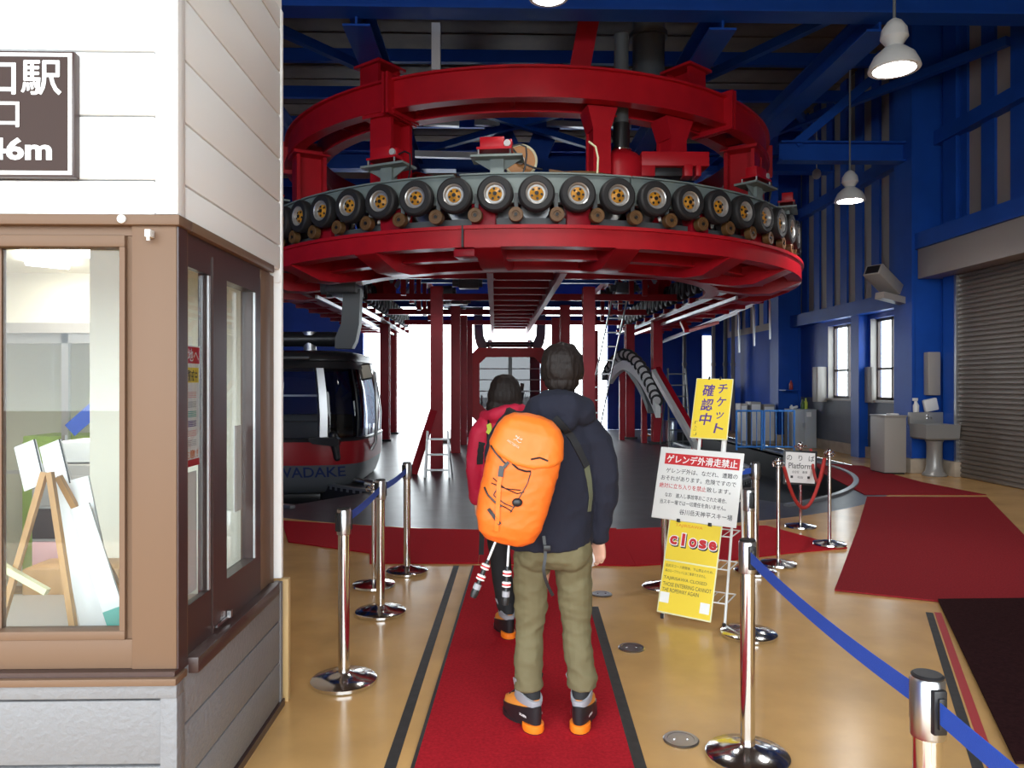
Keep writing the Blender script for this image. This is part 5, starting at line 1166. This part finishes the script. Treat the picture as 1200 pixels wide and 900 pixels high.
# ------------------------------------------------------------------ people
from mathutils.bvhtree import BVHTree
def bvh(o):
    m = wm(o); return BVHTree.FromPolygons([m @ v.co for v in o.data.vertices], [p.vertices[:] for p in o.data.polygons])
def cast(bv, x, z, off=.003, y0=-5, d=(0, 1, 0)):
    h = bv.ray_cast(Vector((x, y0, z)), Vector(d))
    if h[0] is None: return None
    n = h[1] if h[1].y < 0 else -h[1]
    return h[0] + n * off, n
def ribbon(g, pn, wd, th=.004):
    rs = []
    for i, (p, n) in enumerate(pn):
        d = (pn[min(i + 1, len(pn) - 1)][0] - pn[max(0, i - 1)][0]).normalized(); s_ = d.cross(n).normalized()
        rs.append([p - s_ * wd / 2, p + s_ * wd / 2, p + s_ * wd / 2 + n * th, p - s_ * wd / 2 + n * th])
    g.rings(rs)
def sample(path, n):
    out = []; L = [0]
    for a, b in zip(path, path[1:]): L.append(L[-1] + math.dist(a, b))
    for k in range(n + 1):
        t = L[-1] * k / n; i = min(len(path) - 2, max(0, bisect(L, t) - 1)); u = (t - L[i]) / max(1e-9, L[i + 1] - L[i])
        out.append(tuple(p + (q - p) * u for p, q in zip(path[i], path[i + 1])))
    return out
def hand(g, o, a, b, n, curl=35, s=1.0, grip=0):
    """palm plus five fingers: a = finger direction, b = thumb side, n = palm side"""
    a, b, n = Vector(a).normalized(), Vector(b).normalized(), Vector(n).normalized(); o = Vector(o)
    X0 = g.X.copy(); g.X = frame(o, b, n, a)
    secs = [(-.02, .026, .020), (.0, .028, .019), (.03, .038, .017), (.06, .042, .015), (.085, .041, .013), (.094, .036, .010)]
    g.rings([[Vector((rx * s * math.cos(2 * PI * k / 20), ry * s * math.sin(2 * PI * k / 20), z * s)) for k in range(20)] for z, rx, ry in secs])
    g.X = X0
    for j, (off, ln, r) in enumerate(((.031, .072, .0086), (.0105, .080, .009), (-.0105, .074, .0086), (-.030, .058, .0076))):
        p = o + b * off * s + a * .082 * s; pts = [p - a * .02 * s]; rs = [r * s]
        ang = 0.12 * grip; cur = p
        for q, f in enumerate((.45, .31, .24)):
            pts.append(cur.copy()); rs.append(r * s * (1 - .07 * q)); ang += rad(curl * (.7 + .2 * q + .08 * j))
            dd = a * math.cos(ang) + n * math.sin(ang) + b * off * 1.2; cur = cur + dd.normalized() * ln * f * s
        pts.append(cur); rs.append(r * s * .72); g.limb(pts, rs, 10)
    th = [o + b * .02 * s + a * .012 * s, o + b * .042 * s + a * .036 * s + n * .012 * s, o + b * (.050 - .018 * grip) * s + a * .066 * s + n * (.022 + .01 * grip) * s, o + b * (.046 - .03 * grip) * s + a * .092 * s + n * (.028 + .012 * grip) * s]
    g.limb(th, [.0125 * s, .0115 * s, .0098 * s, .0078 * s], 10)
def head(g, c, s=1.0, yaw=0):
    """skull, jaw, nose, lips, brow and ears around centre c, face towards +Y"""
    X0 = g.X.copy(); g.X = Matrix.Translation(c) @ Matrix.Rotation(yaw, 4, 'Z') @ Matrix.Scale(s, 4)
    g.ball((0, -.012, .03), .074, .094, .088, 28, 18); g.ball((0, .03, -.035), .058, .062, .08, 24, 14); g.ball((0, .055, -.085), .03, .03, .024, 16, 10)
    g.limb([(0, .088, .02), (0, .108, -.018), (0, .102, -.03)], [.008, .012, .010], 10)
    for x in (-.012, .012): g.ball((x, .098, -.029), .009, .009, .007, 10, 8)
    g.limb([(-.02, .085, -.056), (0, .093, -.054), (.02, .085, -.056)], [.004, .007, .004], 8); g.limb([(-.017, .084, -.064), (0, .091, -.066), (.017, .084, -.064)], [.004, .007, .004], 8)
    g.limb([(-.042, .075, .028), (-.012, .087, .025)], [.007, .008], 8); g.limb([(.042, .075, .028), (.012, .087, .025)], [.007, .008], 8)
    for x in (-1, 1): g.rings([[Vector((x * (.072 + w_), -.008 + .018 * q * math.cos(t), .0 + .032 * q * math.sin(t))) for t in [2 * PI * k / 14 for k in range(14)]] for w_, q in ((-.004, .7), (.008, 1.0), (.015, 1.0), (.013, .6))])
    g.X = X0
def eyes(c, s, par, yaw=0):
    X = Matrix.Translation(c) @ Matrix.Rotation(yaw, 4, 'Z') @ Matrix.Scale(s, 4)
    for x in (-.031, .031):
        q = G(); q.X = X; q.ball((x, .073, .008), .0125, .0125, .0125, 14, 10); e = q.build('eye', 'whitepaper', par)
        q = G(); q.X = X; q.ball((x, .0815, .008), .006, .005, .006, 12, 8); q.build('iris', 'black', e)
def boot(par, o, yaw, lab=True):
    X = Matrix.Translation(o) @ Matrix.Rotation(yaw, 4, 'Z')
    def outl(y0, y1, wd, z, wh=None, n=40, tilt=0):
        pts = []
        for k in range(n):
            t = 2 * PI * k / n; c, s_ = math.cos(t), math.sin(t); y = (y0 + y1) / 2 + (y1 - y0) / 2 * s_
            f = (y - y0) / (y1 - y0); ww = wd * (.80 + .42 * f - .22 * f * f) if wh is None else wd
            pts.append(Vector((ww * math.copysign(abs(c) ** .75, c), y, z + tilt * (1 - f))))
        return pts
    up = G(); up.X = X; up.rings([outl(-.092, .198, .047, .035), outl(-.095, .20, .049, .06), outl(-.094, .190, .0475, .085), outl(-.092, .150, .045, .105), outl(-.088, .095, .043, .128), outl(-.086, .07, .042, .15)]); u = up.build('boot', 'bootorange', par, 60)
    q = G(); q.X = X; q.rings([outl(-.096, .206, .051, .022), outl(-.099, .210, .053, .045, tilt=.02), outl(-.099, .207, .053, .052, tilt=.07), outl(-.093, .19, .046, .054, tilt=.07)]); q.build('rubber_rand', 'black', u, 60)
    q = G(); q.X = X; q.prism([(p.x, p.y) for p in outl(.03, .205, .050, 0)], 0, .024); q.prism([(p.x, p.y) for p in outl(-.06, .09, .04, 0)], .014, .026); q.build('sole', 'black', u)
    q = G(); q.X = X; q.rings([outl(-.103, .0, .047, .004), outl(-.106, .002, .05, .012), outl(-.104, .002, .05, .036), outl(-.098, .0, .047, .04)]); q.build('heel_block', 'soleorange', u)
    q = G(); q.X = X; q.prism([(p.x, p.y) for p in outl(-.1, .0, .046, 0)], 0, .006); q.build('heel_tread', 'black', u)
    q = G(); q.X = X; q.rings([outl(-.09, .10, .044, .118, 1), outl(-.096, .088, .048, .14, 1), outl(-.095, .078, .048, .195, 1, tilt=-.05), outl(-.088, .07, .044, .197, 1, tilt=-.05)]); q.build('ankle_cuff', 'bootgrey', u, 60)
    q = G(); q.X = X; q.rings([outl(-.082, .066, .041, .15, 1), outl(-.07, .058, .046, .19, 1), outl(-.05, .05, .045, .225, 1)]); q.build('inner_gaiter', 'blackfab', u, 60)
    q = G(); q.X = X
    for k in range(5):
        y, z = .155 - .022 * k, .092 + .016 * k; q.cyl((-.028, y, z), (.028, y - .008, z + .006), .0035, n=6)
    q.build('laces', 'black', u)
    for s_ in (-1, 1):
        q = G(); q.X = X; q.rings([[Vector((s_ * .05, -.02, .185)), Vector((s_ * .05, .03, .185)), Vector((s_ * .056, .03, .185)), Vector((s_ * .056, -.02, .185))], [Vector((s_ * .068, -.015, .235)), Vector((s_ * .068, .012, .235)), Vector((s_ * .074, .012, .235)), Vector((s_ * .074, -.015, .235))]]); q.build('pull_tab', 'bootgrey' if s_ < 0 else 'blackfab', u)
    if lab:
        for s_ in (-1, 1):
            n_ = Vector((s_ * .985, -.17, 0)); ex_ = Vector((-n_.y, n_.x, 0)) if s_ > 0 else Vector((-n_.y, n_.x, 0)); ez = Vector((0, 0, 1))
            pos = Vector((s_ * .0445, -.035, .072)); lettering('boot_lettering', [('SCARPA', 0, 0, .05, .011)], 'whitepaper', X @ frame(pos, ex_.normalized(), ez, n_.normalized()), u, .03, .0028)
    return u
# ---- man
mo = P(648, 450, 3.45); mo.z = 0; mo.z = .013
man = thing('person', 'man in navy jacket and khaki trousers standing on the runner, seen from behind', 'person', mo)
def L(x, y, z): return mo + Vector((x, y, z - .013))
TX = Matrix.Translation(mo - Vector((0, 0, .013)))
hc = L(.044, .02, 1.665)
g = G(); g.X = TX
g.ell([(.78, 0, 0, .15, .10), (.9, 0, 0, .165, .115), (1.05, 0, 0, .15, .105), (1.2, 0, 0, .165, .11), (1.34, 0, 0, .17, .105), (1.42, 0, 0, .13, .085), (1.47, .01, 0, .07, .06)])
g.limb([(.01, -.01, 1.43), (.04, .01, 1.58)], [.062, .058])
for s_, pts in ((-1, [(-.19, 0, 1.41), (-.245, .04, 1.15), (-.20, .16, .96)]), (1, [(.185, 0, 1.385), (.236, -.01, 1.125), (.216, .05, .885)])): g.limb(pts, [.055, .042, .029])
g.limb([(-.085, 0, .84), (-.105, .02, .46), (-.113, 0, .13)], [.085, .055, .038]); g.limb([(.085, 0, .84), (.11, .02, .46), (.13, 0, .13)], [.085, .055, .038])
g.X = Matrix()
hand(g, L(.216, .052, .872), (.03, .02, -1), (-.80, .60, .0), (-.60, -.80, -.03), 38, 1.02, .8)
hand(g, L(-.195, .18, .945), (.25, .6, -.75), (.6, .5, .6), (.75, -.6, -.2), 30)
head(g, hc, 1.0, rad(-6))
remesh(g, 'body', 'skin', man, .0055, 3)
eyes(hc, 1.0, man, rad(-6))
# jacket
g = G(); g.X = TX
g.ell([(.848, -.015, 0, .196, .158), (.90, -.012, 0, .198, .162), (1.0, -.01, 0, .192, .158), (1.12, 0, 0, .196, .156), (1.24, 0, 0, .205, .154), (1.33, -.004, 0, .205, .142), (1.395, -.008, 0, .18, .125), (1.45, .0, 0, .12, .10), (1.50, .02, 0, .085, .085)])
g.limb([(-.17, 0, 1.40), (-.225, .005, 1.34), (-.27, .05, 1.13), (-.215, .165, .975)], [.085, .086, .066, .05])
g.limb([(.155, 0, 1.375), (.203, .0, 1.31), (.246, -.012, 1.12), (.222, .045, .895)], [.085, .083, .067, .052])
g.cyl((.2225, .043, .91), (.221, .05, .872), .051, .047, 20); g.cyl((-.22, .16, .985), (-.205, .18, .955), .049, .045, 20)
# hood lying round the neck
g.limb([(-.095, .03, 1.475), (-.06, -.075, 1.485), (.04, -.105, 1.495), (.125, -.06, 1.475), (.135, .04, 1.455)], [.05, .07, .08, .068, .045])
g.limb([(-.02, -.09, 1.455), (.05, -.115, 1.445)], [.06, .06]); g.ball((.02, -.07, 1.53), .10, .06, .05)
jk = remesh(g, 'jacket', 'navy', man, .0075, 4, .012, 8, (1, 1, .8))
jb = bvh(jk)
# side panel and sling strap lying on the jacket
def onj(pts, n=16, off=.002): return [r for r in (cast(jb, P(u, v, 3.3).x, P(u, v, 3.3).z, off) for u, v in sample(pts, n)) if r]
# trousers
g = G(); g.X = TX
g.ell([(.76, 0, 0, .10, .10), (.80, 0, -.01, .178, .132), (.86, -.005, -.008, .184, .137), (.92, -.005, 0, .18, .13), (.97, -.005, 0, .17, .12)])
g.limb([(-.092, -.005, .82), (-.102, .005, .68), (-.107, .012, .46), (-.113, -.012, .33), (-.115, -.016, .235)], [.094, .084, .066, .068, .066])
g.limb([(.088, -.005, .82), (.100, .005, .68), (.109, .012, .46), (.124, -.012, .33), (.134, -.016, .235)], [.094, .084, .068, .069, .066])
g.ball((-.08, -.05, .825), .088, .082, .085); g.ball((.078, -.05, .825), .088, .082, .085)
g.cyl((-.115, -.016, .26), (-.115, -.014, .20), .067, .069, 28); g.cyl((.134, -.016, .26), (.134, -.014, .20), .067, .070, 28)
tro = remesh(g, 'trousers', 'khaki', man, .0065, 3, .011, 9, (.8, .8, 1.3))
boot(man, L(-.116, .0, .013), rad(27)); boot(man, L(.135, .0, .013), rad(-17))
# hair: short, uneven at the nape
def hairmass(name, par, parts, c, yaw=0, amp=.006, cut=None, m='hair'):
    g = G(); g.X = Matrix.Translation(c) @ Matrix.Rotation(yaw, 4, 'Z')
    for a in parts: g.ball(*a)
    o = remesh(g, name, m, par, .005, 2)
    X = wm(o)
    for v in o.data.vertices:
        p = v.co; q = Vector((p.x * 26, p.y * 26, p.z * 9)); v.co += v.normal * amp * (noise.noise(q) + .5 * noise.noise(q * 2.3))
    return o
hairmass('hair', man, [((0, -.026, .046), .094, .098, .082), ((0, -.05, .005), .096, .078, .085), ((0, -.06, -.055), .078, .052, .06), ((-.085, -.015, .0), .014, .03, .05), ((.085, -.015, .0), .014, .03, .05), ((0, .052, .085), .072, .035, .03), ((.01, -.055, -.10), .05, .034, .04)], hc, rad(-6), .010)
# side panel
q = G(); pn = onj([(688, 546), (692, 566), (694, 585), (692, 602)]); ribbon(q, pn, .035, .002); q.build('side_panel', 'olive', jk)
# ticket in the right hand
tk = L(.178, .035, .80); q = G(); q.X = frame(tk, (.62, .78, .05), (-.35, .22, .91), (.70, -.58, .41)); q.box(-.03, -.055, -.0005, .03, .055, .0005); tag(q.build('paper_ticket', 'whitepaper'), 'small white ticket held in the man\'s right hand', 'ticket')
# ---- orange backpack
bc = P(608, 562, 3.185); bt = rad(13.5)
bp = thing('backpack', 'orange climbing backpack with black cords slung over the man\'s left shoulder', 'backpack', bc - Vector((.06, 0, .27)))
BXm = Matrix.Translation(bc) @ Matrix.Rotation(bt, 4, 'Y')
def bsec(z, hw, d0, d1, p=.62, n=44):
    out = []
    for k in range(n):
        t = 2 * PI * k / n; c, s_ = math.cos(t), math.sin(t); x = hw * math.copysign(abs(c) ** p, c); y = (d1 if s_ > 0 else d0) * math.copysign(abs(s_) ** (p if s_ < 0 else .35), s_)
        out.append(Vector((x, y, z)))
    return out
S_ = [(-.275, .05, .05, .03), (-.268, .085, .075, .05), (-.24, .122, .10, .07), (-.19, .142, .118, .08), (-.1, .152, .125, .085), (.0, .156, .128, .085), (.08, .157, .126, .085), (.15, .152, .118, .085), (.21, .138, .105, .08), (.25, .115, .085, .07), (.272, .08, .06, .05), (.28, .03, .03, .02)]
g = G(); g.X = BXm; g.rings([bsec(*s_) for s_ in S_]); pk = remesh(g, 'pack_body', 'orange', bp, .006, 4, .0045, 11, (1, 1, 1.4)); pb = bvh(pk)
g = G(); g.X = BXm; L2 = [(.085, .150, .130, .07), (.10, .163, .136, .08), (.15, .160, .128, .088), (.21, .146, .115, .083), (.25, .122, .094, .073), (.276, .085, .068, .053), (.287, .03, .03, .02)]
rs = []
for i, s_ in enumerate(L2):
    r = bsec(*s_)
    if i < 2: r = [Vector((v.x, v.y, v.z + .05 * (abs(v.x) / .16) ** 2 - .02)) for v in r]
    rs.append(r)
g.rings(rs); lid = remesh(g, 'pack_lid', 'orange_lid', bp, .006, 4, .003, 12); lb = bvh(lid)
def onb(pts, n=20, off=.002, bb=None):
    out = []
    for u, v in sample(pts, n):
        p = P(u, v, 3.07); hs = [h for h in (cast(b_, p.x, p.z, off) for b_ in ([bb] if bb else [pb, lb])) if h]
        if hs: out.append(min(hs, key=lambda h: h[0].y))
    return out
def btube(name, pts, r, m, par=pk, n=20, off=.002):
    pn = onb(pts, n, off); q = G(); q.tube([p for p, _ in pn], r, 6); return q.build(name, m, par)
btube('zip_line', [(576, 523), (582, 532), (590, 541), (594, 544)], .0042, 'black'); btube('zip_line', [(600, 543), (607, 549), (616, 552), (622, 552)], .0042, 'black')
btube('zip_line', [(568, 572), (572, 580), (580, 588), (588, 593)], .0042, 'black'); btube('lid_zip', [(622, 538), (632, 536), (642, 540)], .004, 'black', lid)
btube('pocket_seam', [(622, 553), (618, 566), (610, 580), (603, 592), (598, 600)], .0022, 'black')
for pts in ([(576, 566), (590, 571), (606, 578), (614, 576)], [(578, 560), (592, 572), (610, 574)], [(580, 588), (592, 594), (600, 599)], [(584, 570), (578, 580), (592, 590), (602, 594), (610, 585)]): btube('bungee_cord', pts, .0024, 'black')
q = G(); pn = onb([(606, 588), (607, 588), (608, 588)], 2, .004); q.ball(pn[0][0], .022, .012, .018); q.build('cord_toggle', 'black', pk)
q = G(); pn = onb([(591, 545), (587, 556), (585, 566), (584, 585), (583, 605), (582, 622)], 24, .004); ribbon(q, pn, .018, .003); q.build('centre_strap', 'orange_lid', pk)
q = G(); pn = onb([(589, 546), (587, 558)], 6, .006); ribbon(q, pn, .022, .006); q.build('buckle', 'black', pk)
q = G(); pn = onb([(596, 541), (591, 548)], 6, .006); ribbon(q, pn, .012, .005); q.build('buckle_strap', 'black', pk)
q = G(); pn = onb([(573, 596), (580, 606), (586, 614)], 8, .003); ribbon(q, pn, .014, .004); q.build('lower_strap', 'black', pk)
# grab loop, logo
q = G(); a_ = P(634, 497, 3.22); q.tube([P(631, 496, 3.2), P(640, 499, 3.15), P(648, 508, 3.14), P(652, 517, 3.16), P(649, 520, 3.19)], .007, 8); q.build('grab_loop', 'orange_lid', lid)
c0 = onb([(603, 520), (603.5, 520)], 1, .004, lb)[0]
ez_ = c0[1]; ex_ = Vector((math.cos(bt), 0, -math.sin(bt))); ex_ = (ex_ - ez_ * ex_.dot(ez_)).normalized(); ey_ = ez_.cross(ex_)
ex2 = (ex_ * math.cos(rad(22)) - ey_ * math.sin(rad(22))).normalized(); XS = frame(c0[0], ex2, ez_.cross(ex2), ez_)
M['logo'] = mat('pale_print', (.85, .50, .38), .6)
q = G(); q.X = XS
for a, b in (((-.004, .018), (.0, .036)), ((.0, .026), (.016, .034)), ((.0, .026), (-.015, .033)), ((-.004, .018), (.012, .014)), ((.012, .014), (.02, .02)), ((-.004, .018), (-.014, .012)), ((.016, .034), (.012, .026)), ((-.015, .033), (-.011, .026))): q.bar((*a, .002), (*b, .002), .0028, .001)
q.build('bird_logo', 'logo', lid)
lettering('logo_lettering', [("ARC'TERYX", -.004, -.004, .06, .009)], 'logo', XS, lid, .01, .003)
# straps of the pack
q = G(); ribbon(q, onj([(650, 489), (664, 503), (676, 523), (688, 548)], 18, .003), .034, .006); q.build('sling_strap', 'blackfab', bp)
q = G(); s0 = P(637, 628, 3.26); pts = [s0, P(639, 650, 3.25), P(637, 668, 3.24), P(641, 684, 3.25), P(648, 698, 3.27)]; ribbon(q, [(p, Vector((.15, -1, 0)).normalized()) for p in smooth(pts, 4)], .014, .003); q.build('hanging_strap', 'black', bp)
q = G(); p = P(641, 642, 3.24); q.box(p.x - .016, p.y - .012, p.z - .012, p.x + .016, p.y + .002, p.z + .012, .003); q.build('strap_buckle', 'black', bp)
q = G(); q.tube([P(612, 497, 3.27), P(600, 484, 3.38), P(597, 482, 3.46), P(590, 500, 3.58), P(585, 540, 3.62)], [.018, .02, .02, .02, .015], 8); q.build('shoulder_strap', 'blackfab', bp)
# ---- woman
wo = P(590, 450, 4.7); wo.z = .013
wn = thing('person', 'woman in crimson jacket and black trousers standing ahead of the man', 'person', wo)
TX = Matrix.Translation(wo - Vector((0, 0, .013)))
def Lw(x, y, z): return wo + Vector((x, y, z - .013))
hw_ = Lw(.008, .02, 1.535)
g = G(); g.X = TX
g.ell([(.78, .03, 0, .14, .10), (.88, .03, 0, .15, .11), (1.02, .03, 0, .125, .095), (1.2, .03, 0, .14, .10), (1.30, .03, 0, .14, .095), (1.37, .02, 0, .10, .075), (1.41, .015, 0, .06, .055)])
g.limb([(.015, 0, 1.36), (.01, .01, 1.46)], [.05, .048])
g.limb([(-.125, 0, 1.33), (-.17, .0, 1.08), (-.165, .06, .86)], [.046, .036, .025]); g.limb([(.185, 0, 1.33), (.235, .0, 1.08), (.22, .08, .86)], [.046, .036, .025])
g.limb([(-.04, 0, .82), (-.015, .02, .45), (.02, 0, .12)], [.08, .052, .036]); g.limb([(.11, 0, .82), (.14, .02, .45), (.16, 0, .12)], [.08, .052, .036])
g.X = Matrix()
hand(g, Lw(-.165, .065, .845), (.05, .15, -1), (.5, .86, 0), (.86, -.5, 0), 30, .9); hand(g, Lw(.22, .085, .845), (-.05, .15, -1), (-.5, .86, 0), (-.86, -.5, 0), 30, .9)
head(g, hw_, .93)
remesh(g, 'body', 'skin', wn, .0055, 3); eyes(hw_, .93, wn)
g = G(); g.X = TX
g.ell([(.80, .03, 0, .165, .135), (.9, .03, 0, .17, .14), (1.03, .03, 0, .16, .13), (1.18, .03, 0, .17, .135), (1.29, .03, 0, .17, .125), (1.36, .025, 0, .14, .105), (1.41, .02, 0, .09, .085)])
g.limb([(-.10, 0, 1.335), (-.15, .0, 1.28), (-.182, .0, 1.07), (-.172, .06, .865)], [.07, .07, .056, .045]); g.limb([(.16, 0, 1.335), (.215, .0, 1.28), (.245, .0, 1.07), (.225, .08, .865)], [.07, .07, .056, .045])
g.limb([(-.115, .02, 1.395), (-.06, -.085, 1.405), (.03, -.10, 1.435), (.105, -.06, 1.445), (.12, .05, 1.44)], [.035, .045, .04, .038, .03])
wj = remesh(g, 'jacket', 'redjacket', wn, .0075, 3, .008, 9, (1, 1, .8)); wb = bvh(wj)
g = G(); g.X = TX
g.ell([(.76, .035, 0, .09, .09), (.82, .035, 0, .155, .122), (.9, .03, 0, .155, .12)])
g.limb([(-.045, 0, .82), (-.018, .015, .45), (.018, 0, .20)], [.09, .066, .062]); g.limb([(.115, 0, .82), (.145, .015, .45), (.16, 0, .20)], [.09, .066, .062])
g.ball((-.03, -.055, .84), .08, .078, .08); g.ball((.10, -.055, .84), .08, .078, .08)
remesh(g, 'trousers', 'blackfab', wn, .008, 4, .004, 9)
boot(wn, Lw(.02, .0, .013), rad(14), False); boot(wn, Lw(.165, .0, .013), rad(-12), False)
g = G(); g.X = Matrix.Translation(hw_)
g.ball((0, -.02, .045), .094, .104, .085); g.ball((0, -.045, -.01), .110, .085, .105); g.ball((0, -.055, -.075), .118, .066, .085); g.ball((-.08, -.02, -.085), .035, .05, .07); g.ball((.075, -.02, -.075), .035, .05, .06); g.ball((0, .06, .085), .066, .03, .03)
o = remesh(g, 'hair', 'hair', wn, .005, 3)
for v in o.data.vertices: p = v.co; v.co += v.normal * .004 * noise.noise(Vector((p.x * 45, p.y * 45, p.z * 4)))
def onw(pts, n=12, off=.003):
    out = []
    for u, v in sample(pts, n):
        r = cast(wb, P(u, v, 4.6).x, P(u, v, 4.6).z, off)
        if r: out.append(r)
    return out
q = G(); ribbon(q, onw([(566, 519), (564, 530), (563, 545)]), .055, .003); q.build('elbow_patch', 'blackfab', wj)
q = G(); ribbon(q, onw([(573, 492), (572, 505), (572, 530)]), .012, .004); q.build('pack_strap', 'black', wj)
q = G(); pn = onw([(574, 498), (575, 504), (573, 508)], 4, .006); ribbon(q, pn, .03, .008); q.build('lime_tag', 'lime', wj)
q = G(); s0 = [P(566, 598, 4.5), P(565, 615, 4.48), P(564, 650, 4.47)]; ribbon(q, [(p, Vector((0, -1, 0))) for p in s0], .03, .004); q.build('hanging_strap', 'blackfab', wj)
# trekking poles hanging under the pack
def pole(a, b, label):
    t = thing('trekking_pole', label, 'trekking pole', b, group='trekking poles hanging below the pack'); d = (b - a)
    def at(s_): return a + d * s_
    q = G(); q.cyl(at(-.35), at(.45), .006, n=10); q.build('shaft', 'alu', t)
    q = G(); q.tube([at(.44), at(.5), at(.74), at(.78), at(.82), at(.94), at(1)], [.008, .010, .010, .009, .015, .017, .013], 12); q.build('grip', 'black', t)
    for s_ in (.50, .66): q = G(); q.tube([at(s_), at(s_ + .01), at(s_ + .075), at(s_ + .085)], [.012, .019, .019, .012], 14); q.build('clamp', 'whitepaper', t); q = G(); q.cyl(at(s_ + .03), at(s_ + .055), .0196, n=14); q.build('clamp_band', 'redink', t)
    q = G(); q.tube([at(.80), at(.86), at(.88)], [.0165, .017, .0165], 12); q.build('grip_collar', 'bootgrey', t)
pole(P(586, 622, 3.16), P(554, 700, 3.12), 'trekking pole hanging free left of the woman\'s leg')
pole(P(597, 628, 3.2), P(592, 709, 3.18), 'trekking pole hanging close beside the man\'s left leg')
